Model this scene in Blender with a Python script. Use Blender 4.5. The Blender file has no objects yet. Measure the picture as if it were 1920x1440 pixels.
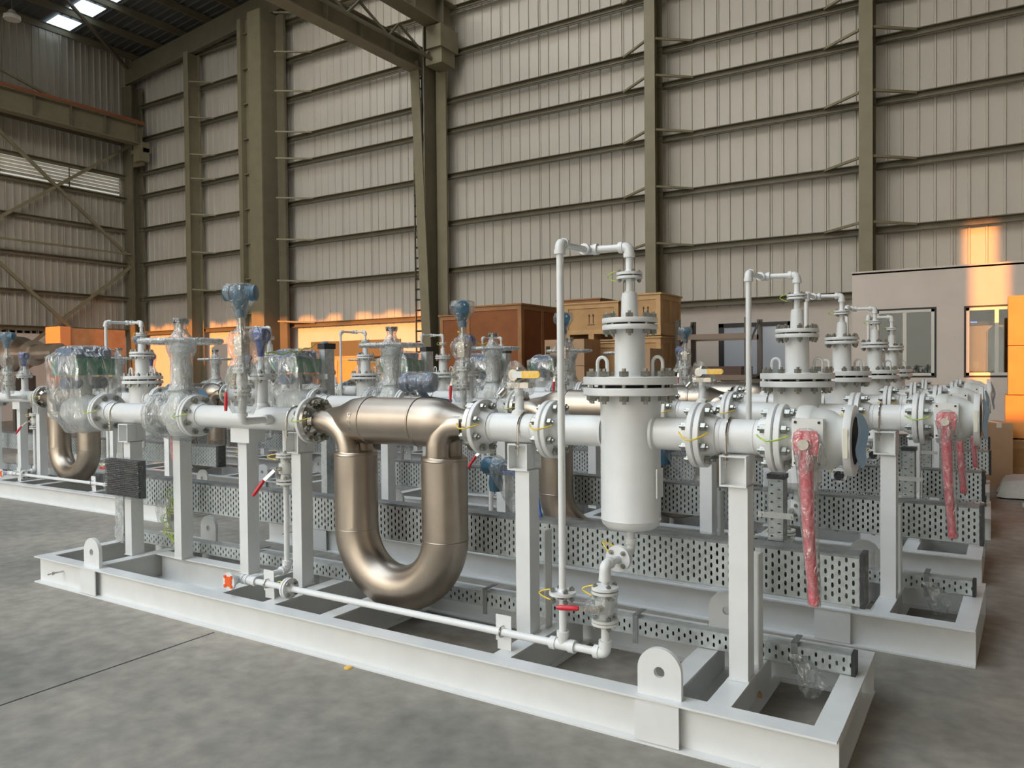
import bpy, bmesh, math, random
from mathutils import Vector, Matrix, noise
random.seed(7)
PI = math.pi
S = bpy.context.scene

# ------------------------------------------------------------------ camera
YAW, PITCH, ROLL = math.radians(32.0908), math.radians(1.0900), math.radians(-0.5203)
cam_d = bpy.data.cameras.new('camera'); cam = bpy.data.objects.new('camera', cam_d)
S.collection.objects.link(cam)
fwd = Vector((-math.sin(YAW), math.cos(YAW), 0)); rgt = Vector((math.cos(YAW), math.sin(YAW), 0)); up = Vector((0, 0, 1))
f2 = fwd * math.cos(PITCH) - up * math.sin(PITCH); u2 = up * math.cos(PITCH) + fwd * math.sin(PITCH)
r3 = rgt * math.cos(ROLL) + u2 * math.sin(ROLL); u3 = u2 * math.cos(ROLL) - rgt * math.sin(ROLL)
cam.matrix_world = Matrix(((r3.x, u3.x, -f2.x, 0), (r3.y, u3.y, -f2.y, 0), (r3.z, u3.z, -f2.z, 1.6), (0, 0, 0, 1)))
cam_d.sensor_width = 36; cam_d.lens = 1449.32 / 1920 * 36; cam_d.clip_start = .05; cam_d.clip_end = 200
S.camera = cam

# ------------------------------------------------------------------ light
S.view_settings.view_transform = 'Standard'; S.view_settings.look = 'None'
S.view_settings.gamma = 1; S.view_settings.use_curve_mapping = False
S.view_settings.exposure = 0.0
S.cycles.transparent_max_bounces = 24
W = bpy.data.worlds.new('sky'); S.world = W; W.use_nodes = True
wt = W.node_tree; wn = wt.nodes; wb = wn['Background']; wb.inputs[1].default_value = 4.65
w_tc = wn.new('ShaderNodeTexCoord'); w_sx = wn.new('ShaderNodeSeparateXYZ'); w_rp = wn.new('ShaderNodeValToRGB')   # evening sky: warm bright low down, cooler and dimmer overhead
wt.links.new(w_tc.outputs['Generated'], w_sx.inputs[0]); wt.links.new(w_sx.outputs['Z'], w_rp.inputs[0]); wt.links.new(w_rp.outputs[0], wb.inputs[0])
w_e = w_rp.color_ramp.elements; w_e[0].position = .38; w_e[0].color = (1.20, 1.165, 1.09, 1); w_e[1].position = .85; w_e[1].color = (.58, .69, .80, 1)
SUN_DX, SUN_E = -0.07, math.radians(4.6)
sun_d = bpy.data.lights.new('sun', 'SUN'); sun = bpy.data.objects.new('sun', sun_d); S.collection.objects.link(sun)
sun_d.color = (1.0, .33, .06); sun_d.energy = 6.5; sun_d.angle = math.radians(.22)
sd = Vector((SUN_DX, 1, -math.tan(SUN_E) * math.hypot(1, SUN_DX)))
sun.rotation_euler = sd.to_track_quat('-Z', 'Y').to_euler(); sun.location = (4, -14, 6)

# ------------------------------------------------------------------ materials
def mat(name, col, rough=.5, metal=0., noise_amt=0., nscale=20., bump=0., spec=.5, coat=0., bscale=None, col2=None, tr=0.):
    m = bpy.data.materials.new(name); m.use_nodes = True
    nt = m.node_tree; b = nt.nodes['Principled BSDF']
    b.inputs['Base Color'].default_value = (*col, 1); b.inputs['Roughness'].default_value = rough
    b.inputs['Metallic'].default_value = metal; b.inputs['Specular IOR Level'].default_value = spec
    b.inputs['Coat Weight'].default_value = coat
    if noise_amt or bump or col2:
        tc = nt.nodes.new('ShaderNodeTexCoord'); n = nt.nodes.new('ShaderNodeTexNoise')
        n.inputs['Scale'].default_value = nscale; n.inputs['Detail'].default_value = 5
        nt.links.new(tc.outputs['Object'], n.inputs['Vector'])
        if noise_amt or col2:
            r = nt.nodes.new('ShaderNodeValToRGB')
            c2 = col2 or tuple(max(0, c * (1 - noise_amt)) for c in col)
            r.color_ramp.elements[0].position = .35; r.color_ramp.elements[1].position = .65
            r.color_ramp.elements[0].color = (*c2, 1); r.color_ramp.elements[1].color = (*col, 1)
            nt.links.new(n.outputs['Fac'], r.inputs[0]); nt.links.new(r.outputs[0], b.inputs['Base Color'])
        if bump:
            n2 = n
            if bscale:
                n2 = nt.nodes.new('ShaderNodeTexNoise'); n2.inputs['Scale'].default_value = bscale
                nt.links.new(tc.outputs['Object'], n2.inputs['Vector'])
            bp = nt.nodes.new('ShaderNodeBump'); bp.inputs['Strength'].default_value = bump; bp.inputs['Distance'].default_value = .01
            nt.links.new(n2.outputs['Fac'], bp.inputs['Height']); nt.links.new(bp.outputs[0], b.inputs['Normal'])
    return m

WHITE = mat('white_paint', (.78, .79, .785), .32, noise_amt=.04, nscale=9, bump=.03, coat=.15)
WHITE2 = mat('white_paint_warm', (.73, .74, .71), .34, noise_amt=.05, nscale=12, coat=.2)
GASKET = mat('dark_gasket', (.03, .032, .035), .6)
BRONZE = mat('brushed_steel_bronze', (.475, .405, .335), .37, 1.0, noise_amt=.12, nscale=6, bump=.02, bscale=300)
CHROME = mat('bare_steel', (.62, .58, .52), .2, 1.0, noise_amt=.2, nscale=40)
BOLT = mat('zinc_bolt', (.42, .42, .38), .33, .85, noise_amt=.35, nscale=60)
GALV = mat('galvanised_steel', (.60, .64, .64), .35, .35, noise_amt=.22, nscale=25, bump=.02)
GALV_D = mat('galvanised_dark', (.34, .36, .37), .42, .5, noise_amt=.3, nscale=12)
BLACK = mat('black_rubber', (.02, .022, .025), .45)
BLUE = mat('blue_enamel', (.055, .16, .25), .35, noise_amt=.2, nscale=30, coat=.3)
NAVY = mat('navy_enamel', (.07, .11, .35), .35, noise_amt=.3, nscale=30)
BLUEGREY = mat('blue_grey_enamel', (.15, .20, .30), .35, noise_amt=.3, nscale=25)
RED = mat('red_vinyl', (.62, .015, .03), .35, coat=.3)
REDW = mat('wrapped_red_bar', (.70, .05, .09), .28, col2=(.72, .17, .19), nscale=80, bump=.5, coat=.5)
YEL = mat('yellow_vinyl', (.9, .50, .03), .4, col2=(.92, .62, .2), nscale=50)
YG = mat('yellow_green_wire', (.75, .72, .08), .45, col2=(.25, .55, .12), nscale=40)
YW = mat('yellow_wire', (.85, .62, .06), .45)
ORANGE = mat('orange_plastic', (.85, .12, .02), .45)
GREEN = mat('green_enamel', (.03, .27, .17), .4)
CYAN = mat('light_blue_film', (.30, .55, .85), .35)
CABLE = mat('blue_cable', (.04, .15, .5), .4)
OLIVE = mat('olive_steel_paint', (.17, .148, .095), .55, noise_amt=.15, nscale=3)
OLIVE2 = mat('olive_steel_light', (.245, .215, .135), .55, noise_amt=.12, nscale=3)
RUST = mat('rusty_rail', (.28, .09, .04), .7)
PLY = mat('plywood_brown', (.31, .10, .025), .6, noise_amt=.2, nscale=3)
PLYF = mat('plywood_batten', (.42, .20, .08), .6, noise_amt=.2, nscale=4)
PINE = mat('pine_crate', (.56, .33, .14), .6, noise_amt=.15, nscale=4)
PINEF = mat('pine_batten', (.62, .39, .18), .6, noise_amt=.15, nscale=4)
CARD = mat('cardboard', (.50, .32, .19), .75, noise_amt=.1, nscale=5)
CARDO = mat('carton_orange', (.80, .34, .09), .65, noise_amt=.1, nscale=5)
PLASTER = mat('painted_plaster', (.72, .64, .57), .8, noise_amt=.07, nscale=1.6, bump=.05)
ALU = mat('window_aluminium', (.68, .66, .60), .45, .1)
INK = mat('black_ink', (.05, .03, .02), .7)
STICK = mat('cream_sticker', (.72, .70, .58), .5)
ORSHEET = mat('orange_sheet', (.74, .33, .15), .35, col2=(.62, .24, .09), nscale=3, bump=.4, bscale=6)
CLAD = mat('metal_cladding', (.66, .62, .56), .25, 1.0, noise_amt=.2, nscale=3, bump=.1, bscale=8)
QUILT = mat('grey_insulation_roll', (.55, .52, .47), .7, noise_amt=.1)
RACKM = mat('dark_rack_steel', (.13, .115, .10), .5, .3)

def glass(name, col=(.8, .85, .85), rough=.02, t=.5):
    m = bpy.data.materials.new(name); m.use_nodes = True; nt = m.node_tree
    for n in list(nt.nodes): nt.nodes.remove(n)
    o = nt.nodes.new('ShaderNodeOutputMaterial'); a = nt.nodes.new('ShaderNodeBsdfTransparent'); g = nt.nodes.new('ShaderNodeBsdfGlossy')
    a.inputs[0].default_value = (*col, 1); g.inputs['Roughness'].default_value = rough; mx = nt.nodes.new('ShaderNodeMixShader')
    mx.inputs[0].default_value = t; nt.links.new(a.outputs[0], mx.inputs[1]); nt.links.new(g.outputs[0], mx.inputs[2]); nt.links.new(mx.outputs[0], o.inputs[0])
    return m
PANE = glass('window_pane', t=.10)

def film(name, opac=.22, diff=.35, scale=18., bump=1.0, edge=.45):
    """clear crinkled plastic film: see-through with sharp glossy creases"""
    m = bpy.data.materials.new(name); m.use_nodes = True; nt = m.node_tree; L = nt.links
    for n in list(nt.nodes): nt.nodes.remove(n)
    N = nt.nodes.new
    o = N('ShaderNodeOutputMaterial'); tr = N('ShaderNodeBsdfTransparent'); gl = N('ShaderNodeBsdfGlossy'); df = N('ShaderNodeBsdfDiffuse')
    tr.inputs[0].default_value = (.96, .97, .97, 1); gl.inputs['Roughness'].default_value = .11; df.inputs[0].default_value = (.78, .80, .80, 1)
    tc = N('ShaderNodeTexCoord'); mp = N('ShaderNodeMapping'); mp.inputs['Scale'].default_value = (1.6, 1.6, .6); L.new(tc.outputs['Object'], mp.inputs[0])
    nz = N('ShaderNodeTexNoise'); nz.inputs['Scale'].default_value = scale; nz.inputs['Detail'].default_value = 4; nz.inputs['Distortion'].default_value = 1.6; L.new(mp.outputs[0], nz.inputs['Vector'])
    bp = N('ShaderNodeBump'); bp.inputs['Strength'].default_value = bump; bp.inputs['Distance'].default_value = .03; L.new(nz.outputs['Fac'], bp.inputs['Height'])
    L.new(bp.outputs[0], gl.inputs['Normal']); L.new(bp.outputs[0], df.inputs['Normal'])
    m1 = N('ShaderNodeMixShader'); m1.inputs[0].default_value = diff; L.new(gl.outputs[0], m1.inputs[1]); L.new(df.outputs[0], m1.inputs[2])
    rp = N('ShaderNodeMapRange'); rp.inputs[1].default_value = .35; rp.inputs[2].default_value = .7; rp.inputs[3].default_value = opac * .45; rp.inputs[4].default_value = min(1, opac * 1.9)
    L.new(nz.outputs['Fac'], rp.inputs[0])
    lw = N('ShaderNodeLayerWeight'); lw.inputs[0].default_value = .25
    ad = N('ShaderNodeMath'); ad.operation = 'MULTIPLY_ADD'; ad.inputs[1].default_value = edge; ad.use_clamp = True; L.new(lw.outputs['Facing'], ad.inputs[0]); L.new(rp.outputs[0], ad.inputs[2])
    m2 = N('ShaderNodeMixShader'); L.new(ad.outputs[0], m2.inputs[0]); L.new(tr.outputs[0], m2.inputs[1]); L.new(m1.outputs[0], m2.inputs[2]); L.new(m2.outputs[0], o.inputs[0])
    return m
FILM = film('clear_plastic_wrap', .20, .18, 14, 1.0, .42)
FILMT = film('thin_clear_film', .07, .2, 30, .9, .12)
FILMH = film('milky_plastic_wrap', .36, .5, 16, .8)
BAG = film('grey_plastic_bag', .32, .3, 7, 1.0, .38)

def floor_mat():
    m = bpy.data.materials.new('concrete_floor'); m.use_nodes = True; nt = m.node_tree; L = nt.links; N = nt.nodes.new
    b = nt.nodes['Principled BSDF']; tc = N('ShaderNodeTexCoord')
    n1 = N('ShaderNodeTexNoise'); n1.inputs['Scale'].default_value = .55; n1.inputs['Detail'].default_value = 8; n1.inputs['Roughness'].default_value = .62; L.new(tc.outputs['Object'], n1.inputs['Vector'])
    n2 = N('ShaderNodeTexNoise'); n2.inputs['Scale'].default_value = 9; n2.inputs['Detail'].default_value = 8; L.new(tc.outputs['Object'], n2.inputs['Vector'])
    r1 = N('ShaderNodeValToRGB'); e = r1.color_ramp.elements; e[0].position = .34; e[0].color = (.235, .222, .195, 1); e[1].position = .68; e[1].color = (.44, .395, .33, 1)
    L.new(n1.outputs['Fac'], r1.inputs[0])
    r2 = N('ShaderNodeValToRGB'); e = r2.color_ramp.elements; e[0].position = .3; e[0].color = (.72, .72, .72, 1); e[1].position = .7; e[1].color = (1.08, 1.08, 1.08, 1)
    L.new(n2.outputs['Fac'], r2.inputs[0])
    mx = N('ShaderNodeMix'); mx.data_type = 'RGBA'; mx.blend_type = 'MULTIPLY'; mx.inputs[0].default_value = 1; L.new(r1.outputs[0], mx.inputs[6]); L.new(r2.outputs[0], mx.inputs[7])
    L.new(mx.outputs[2], b.inputs['Base Color'])
    rr = N('ShaderNodeMapRange'); rr.inputs[3].default_value = .42; rr.inputs[4].default_value = .75; L.new(n1.outputs['Fac'], rr.inputs[0]); L.new(rr.outputs[0], b.inputs['Roughness'])
    bp = N('ShaderNodeBump'); bp.inputs['Strength'].default_value = .12; bp.inputs['Distance'].default_value = .01; L.new(n2.outputs['Fac'], bp.inputs['Height']); L.new(bp.outputs[0], b.inputs['Normal'])
    return m
FLOOR = floor_mat()
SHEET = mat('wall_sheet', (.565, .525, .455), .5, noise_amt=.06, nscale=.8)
SHEET_SHADED = mat('shaded_wall_sheet', (.42, .385, .32), .5, noise_amt=.08, nscale=.8)  # wall sheet darkened, so the left wall's shade is in its colour
ROOFS = mat('roof_sheet', (.10, .10, .095), .55, noise_amt=.1, nscale=1)
def emis(name, col, s):
    m = bpy.data.materials.new(name); m.use_nodes = True; b = m.node_tree.nodes['Principled BSDF']
    b.inputs['Base Color'].default_value = (*col, 1); b.inputs['Emission Color'].default_value = (*col, 1); b.inputs['Emission Strength'].default_value = s
    return m
SKYL = emis('skylight_sheet', (.72, .88, 1.0), 1.6)
LOUV = mat('louver_blade', (.70, .68, .62), .4)
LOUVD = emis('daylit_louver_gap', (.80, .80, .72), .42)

# ------------------------------------------------------------------ mesh helpers
def frame(ax):
    ax = Vector(ax).normalized(); h = Vector((0, 0, 1)) if abs(ax.z) < .9 else Vector((1, 0, 0))
    u = ax.cross(h).normalized(); v = ax.cross(u).normalized()
    return ax, u, v
class MB:
    def __init__(s): s.v = []; s.f = []
    def add(s, vs, fs):
        o = len(s.v); s.v += [tuple(q) for q in vs]; s.f += [tuple(i + o for i in f) for f in fs]; return s
    def box(s, x0, x1, y0, y1, z0, z1):
        vs = [(x, y, z) for z in (z0, z1) for y in (y0, y1) for x in (x0, x1)]
        return s.add(vs, [(0, 2, 3, 1), (4, 5, 7, 6), (0, 1, 5, 4), (2, 6, 7, 3), (0, 4, 6, 2), (1, 3, 7, 5)])
    def bar(s, p0, p1, w, h, upv=(0, 0, 1)):
        p0, p1 = Vector(p0), Vector(p1); a = (p1 - p0).normalized(); upv = Vector(upv)
        if abs(a.dot(upv)) > .98: upv = Vector((0, 1, 0))
        u = a.cross(upv).normalized() * w / 2; v = u.cross(a).normalized() * h / 2
        vs = [p + i * u + j * v for p in (p0, p1) for j in (-1, 1) for i in (-1, 1)]
        return s.add(vs, [(0, 1, 3, 2), (4, 6, 7, 5), (0, 4, 5, 1), (2, 3, 7, 6), (0, 2, 6, 4), (1, 5, 7, 3)])
    def lathe(s, c, ax, prof, n=24, caps=True, sy=1.0):
        """prof: list of (distance along axis, radius)"""
        c = Vector(c); a, u, v = frame(ax); o = len(s.v)
        for t, r in prof:
            for k in range(n):
                q = 2 * PI * k / n; s.v.append(tuple(c + a * t + u * (r * math.cos(q)) + v * (r * sy * math.sin(q))))
        m = len(prof)
        for i in range(m - 1):
            for k in range(n):
                k2 = (k + 1) % n; s.f.append((o + i * n + k, o + i * n + k2, o + (i + 1) * n + k2, o + (i + 1) * n + k))
        if caps:
            s.f.append(tuple(o + k for k in reversed(range(n)))); s.f.append(tuple(o + (m - 1) * n + k for k in range(n)))
        return s
    def cyl(s, p0, p1, r, n=20, r1=None):
        p0, p1 = Vector(p0), Vector(p1); return s.lathe(p0, p1 - p0, [(0, r), ((p1 - p0).length, r if r1 is None else r1)], n)
    def tube(s, pts, r, n=12, caps=True):
        pts = [Vector(p) for p in pts]; m = len(pts); o = len(s.v)
        t0 = (pts[1] - pts[0]).normalized(); _, u, v = frame(t0)
        for i, p in enumerate(pts):
            t = ((pts[min(i + 1, m - 1)] - pts[max(i - 1, 0)])).normalized()
            u = (u - t * u.dot(t)).normalized(); v = t.cross(u)
            rr = r[i] if isinstance(r, (list, tuple)) else r
            for k in range(n):
                q = 2 * PI * k / n; s.v.append(tuple(p + u * (rr * math.cos(q)) + v * (rr * math.sin(q))))
        for i in range(m - 1):
            for k in range(n):
                k2 = (k + 1) % n; s.f.append((o + i * n + k, o + i * n + k2, o + (i + 1) * n + k2, o + (i + 1) * n + k))
        if caps:
            s.f.append(tuple(o + k for k in reversed(range(n)))); s.f.append(tuple(o + (m - 1) * n + k for k in range(n)))
        return s
    def prism(s, poly, o, u, v, w, d):
        o, u, v, w = Vector(o), Vector(u), Vector(v), Vector(w); n = len(poly)
        a = [o + u * p[0] + v * p[1] for p in poly]; b = [q + w * d for q in a]
        return s.add(a + b, [tuple(reversed(range(n))), tuple(range(n, 2 * n))] + [(i, (i + 1) % n, n + (i + 1) % n, n + i) for i in range(n)])
    def torus(s, c, ax, R, r, n=32, m=8, a0=0, a1=2 * PI):
        c = Vector(c); _, u, v = frame(ax); full = abs(a1 - a0 - 2 * PI) < 1e-6
        pts = [c + u * R * math.cos(a0 + (a1 - a0) * k / n) + v * R * math.sin(a0 + (a1 - a0) * k / n) for k in range(n + 1)]
        return s.tube(pts, r, m, caps=not full)
    def ibeam(s, p0, p1, w, h, tf=.009, tw=.007, upv=(0, 0, 1)):
        """p0, p1: centre of the bottom edge"""
        p0, p1 = Vector(p0), Vector(p1); upv = Vector(upv)
        s.bar(p0 + upv * tf / 2, p1 + upv * tf / 2, w, tf, upv); s.bar(p0 + upv * (h - tf / 2), p1 + upv * (h - tf / 2), w, tf, upv)
        s.bar(p0 + upv * h / 2, p1 + upv * h / 2, tw, h - 2 * tf, upv); return s
    def nut(s, c, ax, r, h):
        a, u, v = frame(ax); c = Vector(c)
        return s.prism([(r * math.cos(PI / 3 * k), r * math.sin(PI / 3 * k)) for k in range(6)], c, u, v, a, h)
    def perf(s, o, u, v, L, H, px, rows, sw, sh, t=.003, alt=None):
        """perforated sheet of staggered vertical slots; rows of slots per column, alt = rows of every other column"""
        o, u, v = Vector(o), Vector(u), Vector(v); w = u.cross(v).normalized() * t; nc = max(1, int(round(L / px))); px = L / nc
        for layer in (0, 1):
            for c in range(nc):
                nr = rows if c % 2 == 0 else (alt if alt is not None else rows)
                ph = H / (max(rows, alt or 0) + (.5 if alt is None else 0)); off = 0 if alt is None else (H - nr * ph) / 2
                if alt is None: off = ph * .5 if c % 2 else 0
                x0 = c * px; x1 = x0 + px; base = off
                def P(x, y): return o + u * x + v * y + w * layer
                segs = []
                if off > 1e-5: segs.append((0, off))
                top = off + nr * ph
                if H - top > 1e-5: segs.append((top, H))
                for a, b in segs: s.add([P(x0, a), P(x1, a), P(x1, b), P(x0, b)], [(0, 1, 2, 3)])
                for r in range(nr):
                    y0 = off + r * ph; y1 = y0 + ph; cx = (x0 + x1) / 2; cy = (y0 + y1) / 2
                    a, b = sw / 2, sh / 2; k = b - a
                    outer = [(x0, y0), (cx, y0), (x1, y0), (x1, cy), (x1, y1), (cx, y1), (x0, y1), (x0, cy)]
                    inner = [(cx - a * .7, cy - k - a * .7), (cx, cy - b), (cx + a * .7, cy - k - a * .7), (cx + a, cy), (cx + a * .7, cy + k + a * .7), (cx, cy + b), (cx - a * .7, cy + k + a * .7), (cx - a, cy)]
                    s.add([P(*q) for q in outer] + [P(*q) for q in inner], [(i, (i + 1) % 8, 8 + (i + 1) % 8, 8 + i) for i in range(8)])
        return s
    def crumple(s, amp, fr, i0=0):
        for i in range(i0, len(s.v)):
            p = Vector(s.v[i]); d = noise.noise_vector(p * fr) + noise.noise_vector(p * fr * 2.7 + Vector((5, 1, 2))) * .5
            s.v[i] = tuple(p + d * amp)
        return s
    def build(s, name, m, parent=None, off=(0, 0, 0), sharp=34, smooth=True):
        off = Vector(off); me = bpy.data.meshes.new(name)
        me.from_pydata([tuple(Vector(q) - off) for q in s.v], [], s.f); me.materials.append(m)
        if smooth:
            me.polygons.foreach_set('use_smooth', [True] * len(me.polygons)); me.set_sharp_from_angle(angle=math.radians(sharp))
        me.update(); o = bpy.data.objects.new(name, me); S.collection.objects.link(o)
        if parent is not None: o.parent = parent
        return o
def hull(pts, cuts=3, amp=.01, fr=14):
    bm = bmesh.new()
    for p in pts: bm.verts.new(p)
    bmesh.ops.convex_hull(bm, input=bm.verts)
    bmesh.ops.triangulate(bm, faces=bm.faces)
    for _ in range(cuts): bmesh.ops.subdivide_edges(bm, edges=[e for e in bm.edges if e.calc_length() > .035], cuts=1, use_grid_fill=True)
    bmesh.ops.triangulate(bm, faces=bm.faces)
    mb = MB(); bm.verts.index_update(); mb.v = [tuple(v.co) for v in bm.verts]; mb.f = [tuple(v.index for v in f.verts) for f in bm.faces]; bm.free()
    return mb.crumple(amp, fr)
def ring_pts(c, ax, r, n=10):
    c = Vector(c); _, u, v = frame(ax); return [c + u * r * math.cos(2 * PI * k / n) + v * r * math.sin(2 * PI * k / n) for k in range(n)]
def bend(pts, R=.05, n=6):
    """polyline with rounded corners"""
    pts = [Vector(p) for p in pts]; out = [pts[0]]
    for a, b, c in zip(pts, pts[1:], pts[2:]):
        d1 = (a - b).normalized(); d2 = (c - b).normalized(); p1 = b + d1 * R; p2 = b + d2 * R
        for k in range(n + 1):
            t = k / n; out.append(p1 * (1 - t) ** 2 + b * 2 * t * (1 - t) + p2 * t * t)
    out.append(pts[-1]); return out

def tag(o, label, cat, group=None, kind=None):
    o['label'] = label; o['category'] = cat
    if group: o['group'] = group
    if kind: o['kind'] = kind
    return o
def thing(name, loc, label='', cat='', group=None, rz=0):
    o = bpy.data.objects.new(name, None); o.empty_display_size = .1; S.collection.objects.link(o); o.location = loc; o.rotation_euler = (0, 0, rz)
    return tag(o, label, cat, group)
def struct(name, mb, m, smooth=False):
    o = mb.build(name, m, smooth=smooth); o['kind'] = 'structure'; return o
KIDS = {}
def copy_tree(o, parent=None):
    c = o.copy(); S.collection.objects.link(c)
    if parent is not None: c.parent = parent
    for ch in list(o.children): copy_tree(ch, c)
    return c
# ------------------------------------------------------------------ skid equipment (built once at the nearest skid, copied for the rest)
AXX, AXY, AXZ = (1, 0, 0), (0, 1, 0), (0, 0, 1)
PY, PZ = 3.5, 1.288
_boltmesh = {}
def bolts(parent, off, c, ax, R, n, L, r, detail, mb=None, phase=.5):
    """ring of studs with a hex nut at both ends; own objects when detail, else merged into mb"""
    a, u, v = frame(ax); c = Vector(c)
    def shape(m, p):
        m.cyl(p - a * (L / 2 + r * 2.3), p + a * (L / 2 + r * 2.3), r * .62, 8)
        m.nut(p + a * L / 2, a, r * 1.35, r * 1.5); m.nut(p - a * (L / 2 + r * 1.5), a, r * 1.35, r * 1.5)
    if detail:
        key = (tuple(round(x, 3) for x in a), round(L, 3), round(r, 4))
        if key not in _boltmesh:
            m = MB(); shape(m, Vector((0, 0, 0))); me = bpy.data.meshes.new('bolt'); me.from_pydata(m.v, [], m.f); me.materials.append(BOLT); me.update(); _boltmesh[key] = me
    for k in range(n):
        q = 2 * PI * (k + phase) / n; p = c + u * R * math.cos(q) + v * R * math.sin(q)
        if detail:
            o = bpy.data.objects.new('bolt', _boltmesh[key]); S.collection.objects.link(o); o.parent = parent; o.location = p - Vector(off)
        else: shape(mb, p)
def flange(t, off, c, ax, R, th, hub, detail, m=None, nb=8, hubL=.035, boltL=None, br=.011, boltR=None, gasket=True, name='flange'):
    """one disc whose mating face is at c and whose body runs along ax; with bolts when boltL"""
    m = m or WHITE; a = Vector(ax).normalized(); c = Vector(c); g = .0035
    mb = MB().lathe(c, a, [(g, R * .97), (g + .003, R), (g + th - .003, R), (g + th, R * .98), (g + th + .0005, hub * 1.25), (g + th + hubL, hub)], 40 if detail else 24)
    f = mb.build(name, m, t, off)
    if gasket and boltL: MB().lathe(c - a * g, a, [(0, R * .62), (2 * g, R * .62)], 24).build('gasket', GASKET, t, off)
    if boltL:
        if detail: bolts(f, (0, 0, 0) if False else off, c, ax, boltR or R * .8, nb, boltL, br, True)
        else:
            b = MB(); bolts(None, None, c, ax, boltR or R * .8, nb, boltL, br, False, b); b.build('bolts', BOLT, t, off)
    return f
def ring(t, L, items, d):
    """several small stud rings: own bolt objects when detail, else one mesh"""
    b = MB()
    for c, ax, R_, n, ln, r in items: bolts(t, L, c, ax, R_, n, ln, r, bool(d), b)
    if not d: b.build('bolts', BOLT, t, L)
def wire(t, off, p, q, sag, m=YG, r=.0028):
    p, q = Vector(p), Vector(q); s = Vector(sag)
    pts = [p + (q - p) * k / 12 + s * math.sin(PI * k / 12) for k in range(13)]
    return MB().tube(pts, r, 6).build('bonding_wire', m, t, off)

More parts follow.
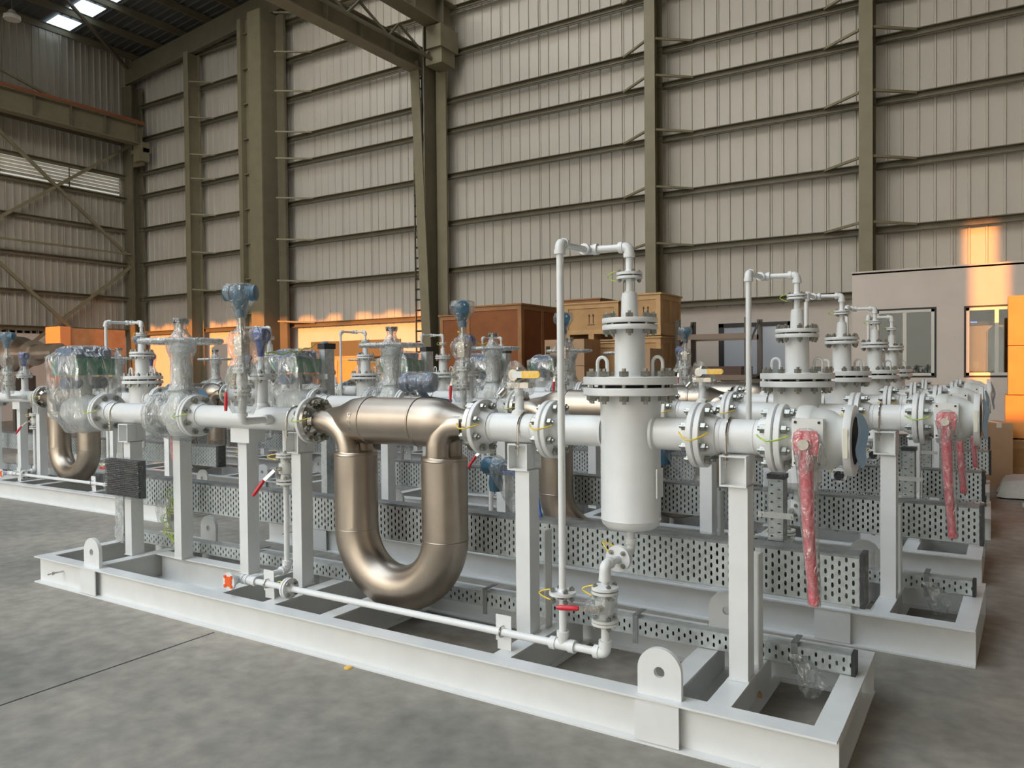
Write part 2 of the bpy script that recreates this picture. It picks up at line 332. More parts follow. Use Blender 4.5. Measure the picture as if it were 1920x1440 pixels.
def mk_frame(d):
    L = (-3.4, 3.58, 0); t = thing('skid_frame', L)
    for y in (3.1, 4.07): MB().ibeam((-6.26, y, 0), (-.5, y, 0), .1, .2).build('side_beam', WHITE, t, L)
    for x in (-6.21, -.55): MB().ibeam((x, 3.15, 0), (x, 4.02, 0), .1, .198).build('end_beam', WHITE, t, L)
    for x in (-5.56, -4.21, -3.73, -3.245, -2.05, -1.215, -.975): MB().ibeam((x, 3.15, 0), (x, 4.02, 0), .1, .199).build('cross_beam', WHITE, t, L)
    MB().ibeam((-5.51, 3.63, 0), (-4.26, 3.63, 0), .1, .1985).build('cross_beam', WHITE, t, L)
    for x in (-1.213, -5.537):
        for y in (3.09, 4.065):
            w = .098; p = []
            N = 20
            m = MB(); o = Vector((x, y, .2)); hz = .105; hr = .024
            out = [(-w, 0)] + [(-w, .11 * k / 3) for k in range(1, 4)] + [(-w * math.cos(PI * k / N), .11 + w * math.sin(PI * k / N)) for k in range(1, N)] + [(w, .11 * (3 - k) / 3) for k in range(0, 4)] + [(w * (1 - 2 * k / 8), 0) for k in range(1, 8)]
            n = len(out); inn = []
            for (a, b) in out:
                q = math.atan2(b - hz, a); inn.append((hr * math.cos(q), hz + hr * math.sin(q)))
            vs = [(o.x + a, o.y, o.z + b) for a, b in out] + [(o.x + a, o.y, o.z + b) for a, b in inn]
            vs += [(a, b + .024, c) for a, b, c in vs]
            fs = []
            for i in range(n):
                j = (i + 1) % n; fs += [(i, j, n + j, n + i), (2 * n + i, 3 * n + i, 3 * n + j, 2 * n + j), (i, 2 * n + i, 2 * n + j, j), (n + i, n + j, 3 * n + j, 3 * n + i)]
            lug = m.add(vs, fs).build('lifting_lug', WHITE, t, L)
            MB().box(x - .098, x + .098, y - .034 if y < 3.5 else y + .03, y - .026 if y < 3.5 else y + .038, .012, .189).build('doubler_plate', WHITE, lug, L)
    if True:  # small grounding stud on the front web
        m = MB().cyl((-5.93, 3.1, .115), (-5.93, 2.985, .115), .006, 8); m.nut((-5.93, 3.03, .115), (0, -1, 0), .013, .012); m.build('grounding_stud', CHROME, t, L)
    posts = [(-5.69, 3.44, 1.075), (-5.235, 3.55, 1.2), (-4.45, 3.52, 1.12), (-3.89, 3.49, 1.075), (-2.155, 3.46, 1.075), (-1.015, 3.43, 1.075)]
    for i, (x, y, z) in enumerate(posts):
        w = .085; p = MB().box(x, x + .006, y, y + .1, .2, z); p.box(x + .006, x + w - .006, y, y + .006, .2, z); p.box(x + w - .006, x + w, y, y + .1, .2, z); p.box(x + .006, x + w - .006, y + .094, y + .1, .2, z)
        p.box(x - .006, x + w + .006, y - .006, y + .106, .2, .206)
        po = p.build('support_post', WHITE, t, L)
        if i not in (1, 2):
            bx0, bx1 = (x - .035, x + .085); b = MB()
            by0, by1 = y - .02, y + .13
            b.box(bx0, bx0 + .007, by0, by1, 1.075, 1.202); b.box(bx1 - .007, bx1, by0, by1, 1.075, 1.202); b.box(bx0, bx1, by0, by1, 1.068, 1.076); b.box(bx0, bx1, by0, by1, 1.2, 1.208)
            b.box(bx0, bx1, by0 + .07, by0 + .077, 1.07, 1.205)
            br = b.build('pipe_bracket', WHITE, po, L)
            ux = {0: -5.83, 3: -3.85, 4: -2.11, 5: -1.02}[i]
            u = MB(); pts = [Vector((ux, PY + .084 * math.cos(q), PZ + .084 * math.sin(q))) for q in [PI * k / 14 for k in range(15)]]
            pts = [Vector((ux, PY + .084, 1.15))] + pts + [Vector((ux, PY - .084, 1.15))]
            u.tube(pts, .0055, 8); u.nut((ux, PY - .084, 1.208), AXZ, .012, .01); u.nut((ux, PY - .084, 1.185), AXZ, .012, .01)
            u.build('u_bolt', CHROME, br, L)
        elif i == 2:
            MB().box(x - .03, x + .16, y - .04, y + .1, 1.115, 1.215).build('pipe_saddle', WHITE, po, L)
    # thin angle uprights that carry the trays
    for x, z1 in ((-2.10, .73), (-.97, .735)):
        m = MB().box(x, x + .045, 3.665, 3.67, .2, z1); m.box(x + .04, x + .045, 3.6, 3.67, .2, z1)
        a = m.build('tray_support', WHITE2, t, L)
    return t

def mk_strainer(d):
    x, y = -1.515, 3.5; L = (x, y, .81); t = thing('strainer_vessel', L); c = (x, y, 0); n = 48 if d else 28
    prof = [(.812, .02), (.814, .075), (.822, .115), (.84, .137), (.862, .145), (.868, .148), (.874, .145), (1.40, .145), (1.43, .146), (1.472, .146)]
    MB().lathe(c, AXZ, prof, n).build('vessel_body', WHITE, t, L)
    def fl(z0, z1, R, hubs, nb, name, br):
        m = MB().lathe(c, AXZ, [(z0, R * .985), (z0 + .004, R), (z1 - .004, R), (z1, R * .985)], n); return m.build(name, WHITE, t, L)
    f1 = fl(1.470, 1.507, .228, 0, 12, 'vessel_flange', .013); f2 = fl(1.522, 1.560, .228, 0, 12, 'cover_flange', .013)
    MB().lathe(c, AXZ, [(1.505, .155), (1.524, .155)], 32).build('gasket', GASKET, t, L)
    MB().lathe(c, AXZ, [(1.559, .082), (1.566, .074), (1.785, .073), (1.789, .078)], n).build('cover_neck', WHITE, t, L)
    f3 = fl(1.786, 1.810, .134, 0, 8, 'neck_flange', .01); f4 = fl(1.819, 1.843, .134, 0, 8, 'neck_flange', .01)
    MB().lathe(c, AXZ, [(1.808, .085), (1.821, .085)], 24).build('gasket', GASKET, t, L)
    MB().lathe(c, AXZ, [(1.842, .042), (1.94, .040), (1.965, .036), (1.975, .02), (2.035, .018)], 24).build('vent_neck', WHITE, t, L)
    f5 = fl(2.033, 2.046, .063, 0, 4, 'vent_flange', .006); MB().lathe(c, AXZ, [(2.045, .04), (2.051, .04)], 16).build('gasket', GASKET, t, L)
    if d:
        bolts(f1, L, (x, y, 1.515), AXZ, .193, 12, .092, .0165, True); bolts(f3, L, (x, y, 1.8145), AXZ, .112, 8, .058, .013, True); bolts(f5, L, (x, y, 2.048), AXZ, .05, 4, .032, .007, True)
    else:
        b = MB(); bolts(None, None, (x, y, 1.515), AXZ, .193, 12, .092, .0165, False, b); bolts(None, None, (x, y, 1.8145), AXZ, .112, 8, .058, .013, False, b); bolts(None, None, (x, y, 2.048), AXZ, .05, 4, .032, .007, False, b)
        b.build('bolts', BOLT, t, L)
    for sx in (-1, 1):
        px, py = x + sx * .115, y + sx * .07
        pts = [(px - .026, py, 1.555), (px - .026, py, 1.62)] + [(px - .026 * math.cos(PI * k / 8), py, 1.625 + .03 * math.sin(PI * k / 8)) for k in range(9)] + [(px + .026, py, 1.62), (px + .026, py, 1.555)]
        MB().tube(pts, .0085, 10).build('lifting_eye', WHITE, t, L)
    for s, X1 in ((-1, -1.947), (1, -1.158)):
        p = MB().cyl((x + s * .1, y, PZ), (X1 - s * .03, y, PZ), .0775, 36); p.lathe((x + s * .125, y, PZ), (s, 0, 0), [(0, .095), (.012, .092), (.02, .078)], 32, caps=False)
        p.build('side_nozzle', WHITE, t, L)
        flange(t, L, (X1, y, PZ), (-s, 0, 0), .15, .027, .08, d, boltL=.066, nb=8, br=.0148)
    wire(t, L, (-1.09, y - .125, PZ + .02), (-1.225, y - .125, PZ + .02), (0, -.06, -.03), YW, r=.0038)
    wire(t, L, (-1.885, y - .125, PZ + .03), (-2.01, y - .125, PZ + .03), (0, -.06, -.02), YW, r=.0038)
    wire(t, L, (x - .05, y - .05, 2.07), (x - .05, y - .04, 2.02), (-.045, 0, 0), YG)
    # name plate on a stand-off
    m = MB().box(x + .148, x + .155, y - .045, y + .03, .98, 1.12); m.build('name_plate', WHITE2, t, L)
    # bottom drain stub with the side flange facing the aisle
    m = MB().tube(bend([(x, y, .82), (x, y, .70), (x - .0, y - .12, .70)], .035), .021, 14); m.lathe((x, y, .77), (0, 0, -1), [(0, .027), (.03, .027)], 14)
    m.build('drain_stub', WHITE, t, L)
    flange(t, L, (x, y - .145, .70), (0, 1, 0), .062, .012, .026, d, nb=4, hubL=.01, boltL=.03, br=.0085, boltR=.043)
    wire(t, L, (x - .04, y - .17, .73), (x - .03, y - .13, .75), (-.045, 0, .03), YW, .0035)
    return t

def mk_vent(d):
    L = (-1.735, 3.2, .3); t = thing('vent_pipe', L)
    m = MB().tube([(-1.515, 3.5, 2.065), (-1.515, 3.5, 2.16)], .0185, 14); m.tube([(-1.54, 3.5, 2.19), (-1.70, 3.5, 2.195)], .0165, 14); m.tube([(-1.735, 3.46, 2.192), (-1.735, 3.23, 2.188)], .0165, 14)
    m.tube([(-1.735, 3.2, 2.17), (-1.735, 3.2, .53)], .0175, 16); m.build('pipe_run', WHITE, t, L)
    def elbow(p, a, b):
        p = Vector(p); a = Vector(a); b = Vector(b); e = MB().tube(bend([p + a * .045, p, p + b * .045], .026), .0245, 16)
        e.cyl(p + a * .03, p + a * .052, .0285, 16); e.cyl(p + b * .03, p + b * .052, .0285, 16); e.build('elbow', WHITE, t, L)
    elbow((-1.515, 3.5, 2.19), (-1, 0, .0), (0, 0, -1)); elbow((-1.735, 3.5, 2.193), (1, 0, 0), (0, -1, 0)); elbow((-1.735, 3.2, 2.189), (0, 1, 0), (0, 0, -1))
    MB().lathe((-1.515, 3.5, 2.0525), AXZ, [(0, .063), (.013, .063), (.014, .024), (.025, .02)], 28).build('flange', WHITE, t, L)
    f = MB().lathe((-1.735, 3.2, .535), AXZ, [(0, .064), (.014, .064), (.015, .026), (.028, .019)], 28).build('flange', WHITE, t, L)
    MB().lathe((-1.735, 3.2, .529), AXZ, [(0, .045), (.006, .045)], 20).build('gasket', GASKET, t, L)
    if d: bolts(f, L, (-1.735, 3.2, .532), AXZ, .046, 4, .034, .009, True)
    wire(t, L, (-1.785, 3.17, .56), (-1.785, 3.17, .51), (-.06, -.0, 0), YW, .0035)
    return t

def mk_drain(d):
    L = (-2.8, 3.2, .2); t = thing('drain_line', L); z = .296
    m = MB().tube([(-4.01, 3.2, z), (-1.545, 3.2, z)], .0185, 16); m.tube([(-3.955, 3.2, z), (-3.955, 3.47, z)], .0185, 14)
    m.tube([(-3.955, 3.5, z + .03), (-3.955, 3.5, .855)], .0185, 14); m.tube([(-1.735, 3.2, z), (-1.735, 3.2, .515)], .0185, 14); m.tube([(-1.515, 3.2, z + .03), (-1.515, 3.2, .435)], .0195, 14)
    m.build('pipe_run', WHITE, t, L)
    e = MB()
    for x0, x1 in ((-1.80, -1.77), (-1.70, -1.67)): e.cyl((x0, 3.2, z), (x1, 3.2, z), .031, 16)
    e.cyl((-1.79, 3.2, z), (-1.68, 3.2, z), .026, 16); e.cyl((-1.735, 3.2, z), (-1.735, 3.2, z + .04), .025, 16); e.cyl((-1.735, 3.2, z + .04), (-1.735, 3.2, z + .065), .03, 16)
    e.build('tee', WHITE, t, L); e = MB()
    for x0, x1 in ((-3.99, -3.965), (-3.92, -3.89)): e.cyl((x0, 3.2, z), (x1, 3.2, z), .031, 16)
    e.cyl((-3.98, 3.2, z), (-3.9, 3.2, z), .026, 16); e.cyl((-3.955, 3.2, z), (-3.955, 3.25, z), .03, 16)
    e.build('tee', WHITE, t, L)
    for p, a, b in (((-1.515, 3.2, z), (-1, 0, 0), (0, 0, 1)), ((-3.955, 3.5, z), (0, -1, 0), (0, 0, 1))):
        p = Vector(p); a = Vector(a); b = Vector(b); e = MB().tube(bend([p + a * .045, p, p + b * .045], .026), .0265, 16); e.cyl(p + a * .03, p + a * .055, .031, 16); e.cyl(p + b * .03, p + b * .06, .031, 16); e.build('elbow', WHITE, t, L)
    f = MB().lathe((-3.60, 3.2, z), AXX, [(0, .062), (.014, .062), (.016, .03), (.035, .02)], 28).build('flange', WHITE, t, L)
    MB().lathe((-3.606, 3.2, z), (-1, 0, 0), [(0, .062), (.014, .062), (.016, .03), (.03, .02)], 28).build('flange', WHITE, t, L)
    if d: bolts(f, L, (-3.603, 3.2, z), AXX, .044, 4, .036, .009, True)
    wire(t, L, (-3.60, 3.165, z + .04), (-3.68, 3.18, z + .03), (0, -.01, .01))
    xe = -4.045; e = MB().tube(bend([(xe + .05, 3.2, z), (xe, 3.2, z), (xe, 3.14, z)], .026), .0265, 16); e.cyl((xe + .02, 3.2, z), (xe + .045, 3.2, z), .031, 16); e.cyl((xe, 3.165, z), (xe, 3.145, z), .031, 16); e.build('elbow', WHITE, t, L)
    MB().lathe((xe, 3.15, z), (0, -1, 0), [(0, .02), (.02, .028), (.024, .056), (.04, .056)], 28).build('end_flange', WHITE, t, L)
    c = MB(); y = 3.1085; c.lathe((xe, y + .002, z), (0, -1, 0), [(0, .032), (.006, .03)], 20)
    for k in range(4):
        q = PI / 4 + PI / 2 * k; px, pz = xe + .041 * math.cos(q), z + .041 * math.sin(q)
        c.bar((xe, y, z), (px, y, pz), .019, .004, upv=(0, 1, 0)); c.cyl((px, y + .002, pz), (px, y - .006, pz), .0105, 12)
    c.build('orange_end_cap', ORANGE, t, L)
    f = MB().lathe((-1.515, 3.2, .43), (0, 0, -1), [(-.012, .062), (0, .062), (.004, .03), (.02, .02)], 28).build('flange', WHITE, t, L)
    f = MB().lathe((-3.955, 3.5, .86), AXZ, [(-.018, .02), (-.004, .03), (0, .062), (.014, .062)], 28).build('flange', WHITE, t, L)
    for x in (-2.08, -3.80):
        s = MB().box(x - .04, x + .04, 3.222, 3.228, .2, .36); s.box(x - .045, x + .045, 3.222, 3.216, .245, .375)
        s = s.build('pipe_clip', WHITE, t, L)
        pts = [Vector((x - .0, 3.2 - .024 * math.sin(q), z + .026 * math.cos(q))) for q in [PI * k / 10 for k in range(11)]]
        MB().tube([(x, 3.225, z + .026)] + pts + [(x, 3.225, z - .026)], .004, 8).build('u_bolt', CHROME, s, L)
    return t

def small_valve(name, c, ax, half, handle_pts, col, d, wrap=False, hub=(0, -1, 0)):
    """small flanged ball valve between two little flanges, with a lever"""
    c = Vector(c); a = Vector(ax); L = tuple(c - a * half); t = thing(name, L)
    MB().lathe(c, a, [(-half + .002, .062), (-half + .014, .062), (-half + .016, .035), (-half * .45, .03), (-half * .4, .045), (half * .4, .045), (half * .45, .03), (half - .016, .035), (half - .014, .062), (half - .002, .062)], 28).build('valve_body', WHITE2, t, L)
    ring(t, L, [(c + a * half, a, .046, 4, .03, .0085), (c - a * half, a, .046, 4, .03, .0085)], d)
    h = Vector(hub); s = MB().cyl(c + h * .03, c + h * .085, .016, 12); s.nut(c + h * .08, h, .015, .012); st = s.build('stem', CHROME, t, L)
    p0, p1, p2 = [Vector(p) for p in handle_pts]
    MB().bar(p0, p1, .022, .005, upv=hub).build('lever', CHROME, t, L)
    g = MB().tube([p1 + (p2 - p1) * k / 6 for k in range(7)], [.010, .0125, .013, .013, .013, .0125, .008], 12).build('lever_grip', col, t, L)
    if wrap: hull(ring_pts(c + a * half * .8, a, .058) + ring_pts(c - a * half * .8, a, .058) + ring_pts(p1 * .6 + p0 * .4, p1 - p0, .03) + ring_pts(p0, p1 - p0, .04), 3, .006, 22).build('plastic_wrap', FILM, t, L)
    return t
def mk_drain_valve(d):
    return small_valve('drain_valve', (-1.515, 3.2, .515), AXZ, .072, [(-1.515, 3.115, .52), (-1.60, 3.10, .515), (-1.70, 3.075, .512)], RED, d, wrap=True)
def mk_drain_riser(d):
    L = (-1.515, 3.2, .59); t = thing('drain_elbow', L)
    m = MB().tube(bend([(-1.515, 3.345, .70), (-1.515, 3.2, .70), (-1.515, 3.2, .60)], .04), .0195, 16); m.lathe((-1.515, 3.2, .66), (0, 0, -1), [(-.01, .026), (.03, .029), (.03, .02)], 16); m.cyl((-1.515, 3.235, .70), (-1.515, 3.26, .70), .027, 16)
    m.tube(bend([(-1.515, 3.24, .70), (-1.515, 3.2, .70), (-1.515, 3.2, .66)], .028), .0255, 16)
    m.build('elbow_pipe', WHITE, t, L)
    f = MB().lathe((-1.515, 3.2, .603), (0, 0, -1), [(-.013, .024), (0, .062), (.012, .062)], 28).build('flange', WHITE, t, L)
    MB().lathe((-1.515, 3.3515, .70), (0, -1, 0), [(0, .062), (.012, .062), (.014, .026)], 28).build('flange', WHITE, t, L)
    wire(t, L, (-1.56, 3.17, .61), (-1.56, 3.17, .56), (-.055, 0, 0), YW, .0035)
    return t
def mk_bypass_valve(d):
    t = small_valve('bypass_valve', (-3.955, 3.5, .965), AXZ, .085, [(-3.955, 3.405, .96), (-4.0, 3.36, .90), (-4.05, 3.31, .80)], RED, d)
    L = tuple(t.location); MB().tube([(-3.955, 3.5, 1.05), (-3.955, 3.5, 1.24)], .0185, 14).build('pipe_stub', WHITE, t, L)
    MB().lathe((-3.955, 3.5, 1.053), AXZ, [(0, .062), (.013, .062), (.014, .02)], 24).build('flange', WHITE, t, L)
    wire(t, L, (-4.0, 3.46, 1.06), (-4.0, 3.46, 1.02), (-.06, -.02, 0), YW, .0035)
    return t

def mk_meter(d):
    xc = -2.99; L = (xc, PY, .18); t = thing('flow_meter', L); n = 48 if d else 28
    xl, xr = -3.33, -2.652; r = .132; Rb = (xr - xl) / 2; zb = .655
    pts = [(xl, PY, 1.10), (xl, PY, .66)] + [(xc - Rb * math.cos(PI * k / 28), PY, zb - Rb * math.sin(PI * k / 28)) for k in range(29)] + [(xr, PY, .66), (xr, PY, 1.10)]
    MB().tube(pts, r, n).build('u_tube', BRONZE, t, L)
    for x in (xl, xr):
        s = MB().lathe((x, PY, 0), AXZ, [(1.085, r + .0015), (1.09, r + .004), (1.094, r + .0015), (1.102, r + .0015), (1.108, r - .004), (1.109, .03)], n)
        s.build('sleeve_cap', BRONZE, t, L); MB().lathe((x, PY, 0), AXZ, [(.634, r - .001), (.638, r + .003), (.642, r - .001)], n, caps=False).build('weld_bead', BRONZE, t, L)
    b = 1.300
    prof = [(-3.56, .062), (-3.52, .072), (-3.44, .085), (-3.38, .11), (-3.33, .130), (-3.27, .139), (-3.205, .140), (-3.20, .144), (-3.192, .144), (-3.187, .140), (-2.825, .140), (-2.82, .144), (-2.812, .144), (-2.807, .140), (-2.72, .139), (-2.66, .130), (-2.61, .112), (-2.56, .09), (-2.50, .075), (-2.46, .064)]
    MB().lathe((0, PY, b), AXX, prof, n).build('meter_housing', BRONZE, t, L)
    for s, x, xe in ((-1, xl, -3.60), (1, xr, -2.505)):
        for yo in (-.062, .062):
            q = [(xe - (-s) * -.0, PY + yo * .45, 1.288), (xe - s * .03, PY + yo * .6, 1.287)]
            R = abs(xe - s * .03 - x); cx = xe - s * .03; k0 = 12
            for k in range(1, k0 + 1):
                a = PI / 2 * k / k0; q.append((cx - s * R * math.sin(a), PY + yo * (.6 + .4 * k / k0), 1.287 - min(R, .19) * (1 - math.cos(a))))
            q.append((x, PY + yo, 1.09)); MB().tube(q, .066, 24).build('elbow_tube', BRONZE, t, L)
            MB().lathe((x, PY + yo, 1.106), AXZ, [(0, .070), (.006, .068)], 24).build('weld_bead', BRONZE, t, L)
    for s, xf, hub in ((-1, -3.676, -3.60), (1, -2.397, -2.50)):
        flange(t, L, (xf, PY, PZ), (-s, 0, 0), .142, .03, .082, d, m=CHROME, nb=8, hubL=.03)
        MB().cyl((xf - s * .04, PY, PZ), (hub, PY, PZ), .076, 28).build('process_neck', CHROME, t, L)
        MB().lathe((hub, PY, PZ), AXX, [(-.008, .074), (0, .082), (.008, .074)], 28).build('weld_bead', BRONZE, t, L)
    # raised maker's lettering running up the housing
    tx = bpy.data.curves.new('lettering', 'FONT'); tx.body = 'MICRO'; tx.size = .036; tx.extrude = .0012; tx.align_x = 'CENTER'
    to = bpy.data.objects.new('lettering', tx); S.collection.objects.link(to)
    dg = bpy.context.evaluated_depsgraph_get(); me = bpy.data.meshes.new_from_object(to.evaluated_get(dg)); bpy.data.objects.remove(to)
    a0 = 0.0
    for v in me.vertices:   # wrap round the barrel, reading upwards
        s_, h_, e_ = v.co.x, v.co.y, v.co.z; a = s_ / .14; rr = .1398 + e_
        v.co = Vector((-3.262 - h_ + .02 - xc, PY - rr * math.cos(a) - PY, b + rr * math.sin(a) - .18))
    me.materials.clear(); me.materials.append(CHROME); lo = bpy.data.objects.new('embossed_lettering', me); S.collection.objects.link(lo); lo.parent = t
    return t

def pipe_spool(name, x0, x1, d, c0=True, c1=True, bolt0=False, bolt1=False, reducer=False):
    L = ((x0 + x1) / 2, PY, PZ - .0775); t = thing(name, L)
    MB().cyl((x0 + .03, PY, PZ), (x1 - .03, PY, PZ), .0775, 40 if d else 24).build('pipe', WHITE, t, L)
    if c0: flange(t, L, (x0, PY, PZ), (1, 0, 0), .15, .027, .095 if reducer else .084, d, boltL=.066 if bolt0 else None, br=.0148, hubL=.05)
    if c1: flange(t, L, (x1, PY, PZ), (-1, 0, 0), .15, .027, .084, d, boltL=.066 if bolt1 else None, br=.0148, hubL=.05)
    for q in (x0 + .1, x1 - .1): MB().lathe((q, PY, PZ), AXX, [(-.004, .0775), (0, .0795), (.004, .0775)], 32, caps=False).build('weld_bead', WHITE, t, L)
    return t, L
def mk_spool_right(d):
    t, L = pipe_spool('pipe_spool', -1.158, -.808, d, bolt1=True)
    wire(t, L, (-.875, PY - .125, PZ + .02), (-.745, PY - .125, PZ + .02), (0, -.06, -.02), YG, r=.0038)
    return t
def mk_spool_mid(d):
    t, L = pipe_spool('pipe_spool', -2.397, -1.947, d, bolt0=True)
    m = MB().lathe((-2.15, PY, PZ + .06), AXZ, [(0, .045), (.03, .04), (.04, .025), (.16, .021)], 20); m.build('nozzle', WHITE, t, L)
    wire(t, L, (-2.33, PY - .125, PZ + .02), (-2.47, PY - .125, PZ + .02), (0, -.06, -.02), YW, r=.0038)
    return t
def mk_vent_valve(d):
    L = (-2.15, PY, 1.50); t = thing('vent_valve', L)
    m = MB().box(-2.21, -2.08, PY - .025, PY + .025, 1.50, 1.53); m.lathe((-2.15, PY, 1.53), AXZ, [(0, .02), (.02, .028), (.06, .028), (.08, .018)], 16); m.cyl((-2.15, PY - .06, 1.57), (-2.15, PY + .03, 1.57), .03, 18)
    m.cyl((-2.22, PY - .03, 1.49), (-2.24, PY - .05, 1.46), .02, 12)
    m.build('valve_body', CHROME, t, L)
    MB().bar((-2.15, PY - .065, 1.572), (-2.085, PY - .075, 1.572), .006, .035).build('lever', WHITE2, t, L)
    MB().bar((-2.085, PY - .075, 1.572), (-1.99, PY - .085, 1.572), .013, .038).lathe((-1.99, PY - .085, 1.572), (0, -1, 0), [(-.0065, .019), (.0065, .019)], 16).build('lever_grip', YEL, t, L)
    hull(ring_pts((-2.16, PY - .03, 1.60), AXY, .05) + ring_pts((-2.2, PY - .03, 1.47), AXY, .05) + ring_pts((-2.12, PY + .03, 1.52), AXY, .06) + [(-2.27, PY - .05, 1.42)], 3, .01, 20).build('plastic_wrap', FILM, t, L)
    return t
def mk_ball_valve(d):
    x0, x1 = -.808, -.50; L = (-.65, PY, PZ - .15); t = thing('ball_valve', L); n = 44 if d else 28
    flange(t, L, (x0, PY, PZ), (1, 0, 0), .15, .027, .09, d, hubL=.02)
    prof = [(-.76, .09), (-.745, .092), (-.735, .10), (-.722, .108), (-.72, .142), (-.705, .146), (-.668, .146), (-.66, .142), (-.652, .136), (-.62, .132), (-.585, .122), (-.56, .105), (-.545, .094), (-.53, .09)]
    MB().lathe((0, PY, PZ), AXX, prof, n).build('valve_body', WHITE2, t, L)
    m = MB().lathe((x1, PY, PZ), (-1, 0, 0), [(0, .10), (0, .148), (.003, .15), (.03, .15), (.032, .095)], n, caps=False); m.build('end_flange', WHITE, t, L)
    MB().lathe((x1 - .004, PY, PZ), AXX, [(0, .10), (-.001, .10)], 28).build('dark_bore', GASKET, t, L)
    m = MB(); cx = x1 + .002
    vs = []; fs = []; nr, na = 6, 24   # peeling blue protective disc, hinged along its far side
    for i in range(nr + 1):
        for k in range(na):
            q = 2 * PI * k / na; rr = .118 * i / nr; yy = rr * math.cos(q); zz = rr * math.sin(q)
            vs.append((cx + .012 + .12 * max(0, yy + .03) + .006 * math.sin(zz * 40), PY + yy * .8 + .02, PZ + zz))
    for i in range(nr):
        for k in range(na): k2 = (k + 1) % na; fs.append((i * na + k, i * na + k2, (i + 1) * na + k2, (i + 1) * na + k))
    m.add(vs, fs); vs2 = [(a + .0012, b_, c_) for a, b_, c_ in vs]; m.add(vs2, [tuple(reversed(f)) for f in fs]); m.build('protective_disc', CYAN, t, L)
    MB().bar((-.517, PY - .1505, PZ + .06), (-.517, PY - .1505, PZ - .06), .018, .004, upv=(0, 1, 0)).build('flange_sticker', STICK, t, L)
    # square mounting pad and stem
    p = MB().box(-.722, -.60, PY - .16, PY - .10, 1.185, 1.385); p.cyl((-.665, PY - .16, PZ), (-.665, PY - .20, PZ), .045, 24); p.build('mounting_pad', WHITE2, t, L)
    for px in (-.708, -.615):
        for pz in (1.20, 1.37): MB().cyl((px, PY - .16, pz), (px, PY - .163, pz), .006, 10).build('pad_screw', GASKET, t, L)
    yh = PY - .205
    h = MB().prism([(-.045, -.05), (.045, -.05), (.05, .03), (.04, .05), (-.035, .05), (-.05, .03)], (-.655, yh, 1.29), AXX, AXZ, (0, -1, 0), .022)
    hp = [(-.655, yh - .01, 1.26), (-.652, yh - .012, 1.12), (-.645, yh - .015, .95), (-.635, yh - .018, .80), (-.625, yh - .02, .68), (-.622, yh - .02, .655), (-.621, yh - .02, .635)]
    h.tube(hp, [.032, .027, .024, .022, .020, .024, .018], 14); hh = h.build('handle', REDW, t, L)
    MB().cyl((-.66, yh - .02, 1.285), (-.66, yh - .045, 1.285), .022, 20).build('stem_nut', CHROME, t, L)
    hp2 = [(x, y, z) for x, y, z in hp]; w = MB().tube([Vector(hp2[0]) + (Vector(hp2[-1]) - Vector(hp2[0])) * k / 24 + Vector((.0, 0, 0)) for k in range(25)] , [.044 - .018 * k / 24 for k in range(25)], 14).crumple(.003, 40)
    w.build('plastic_wrap', FILM, t, L)
    hull(ring_pts((-.655, yh - .03, 1.30), AXY, .055) + ring_pts((-.655, yh + .02, 1.29), AXY, .06) + [(-.585, yh, 1.24), (-.59, yh, 1.19), (-.575, yh + .02, 1.215)] + ring_pts((-.652, yh - .01, 1.18), AXZ, .04), 3, .005, 30).build('plastic_wrap', FILM, t, L)
    return t

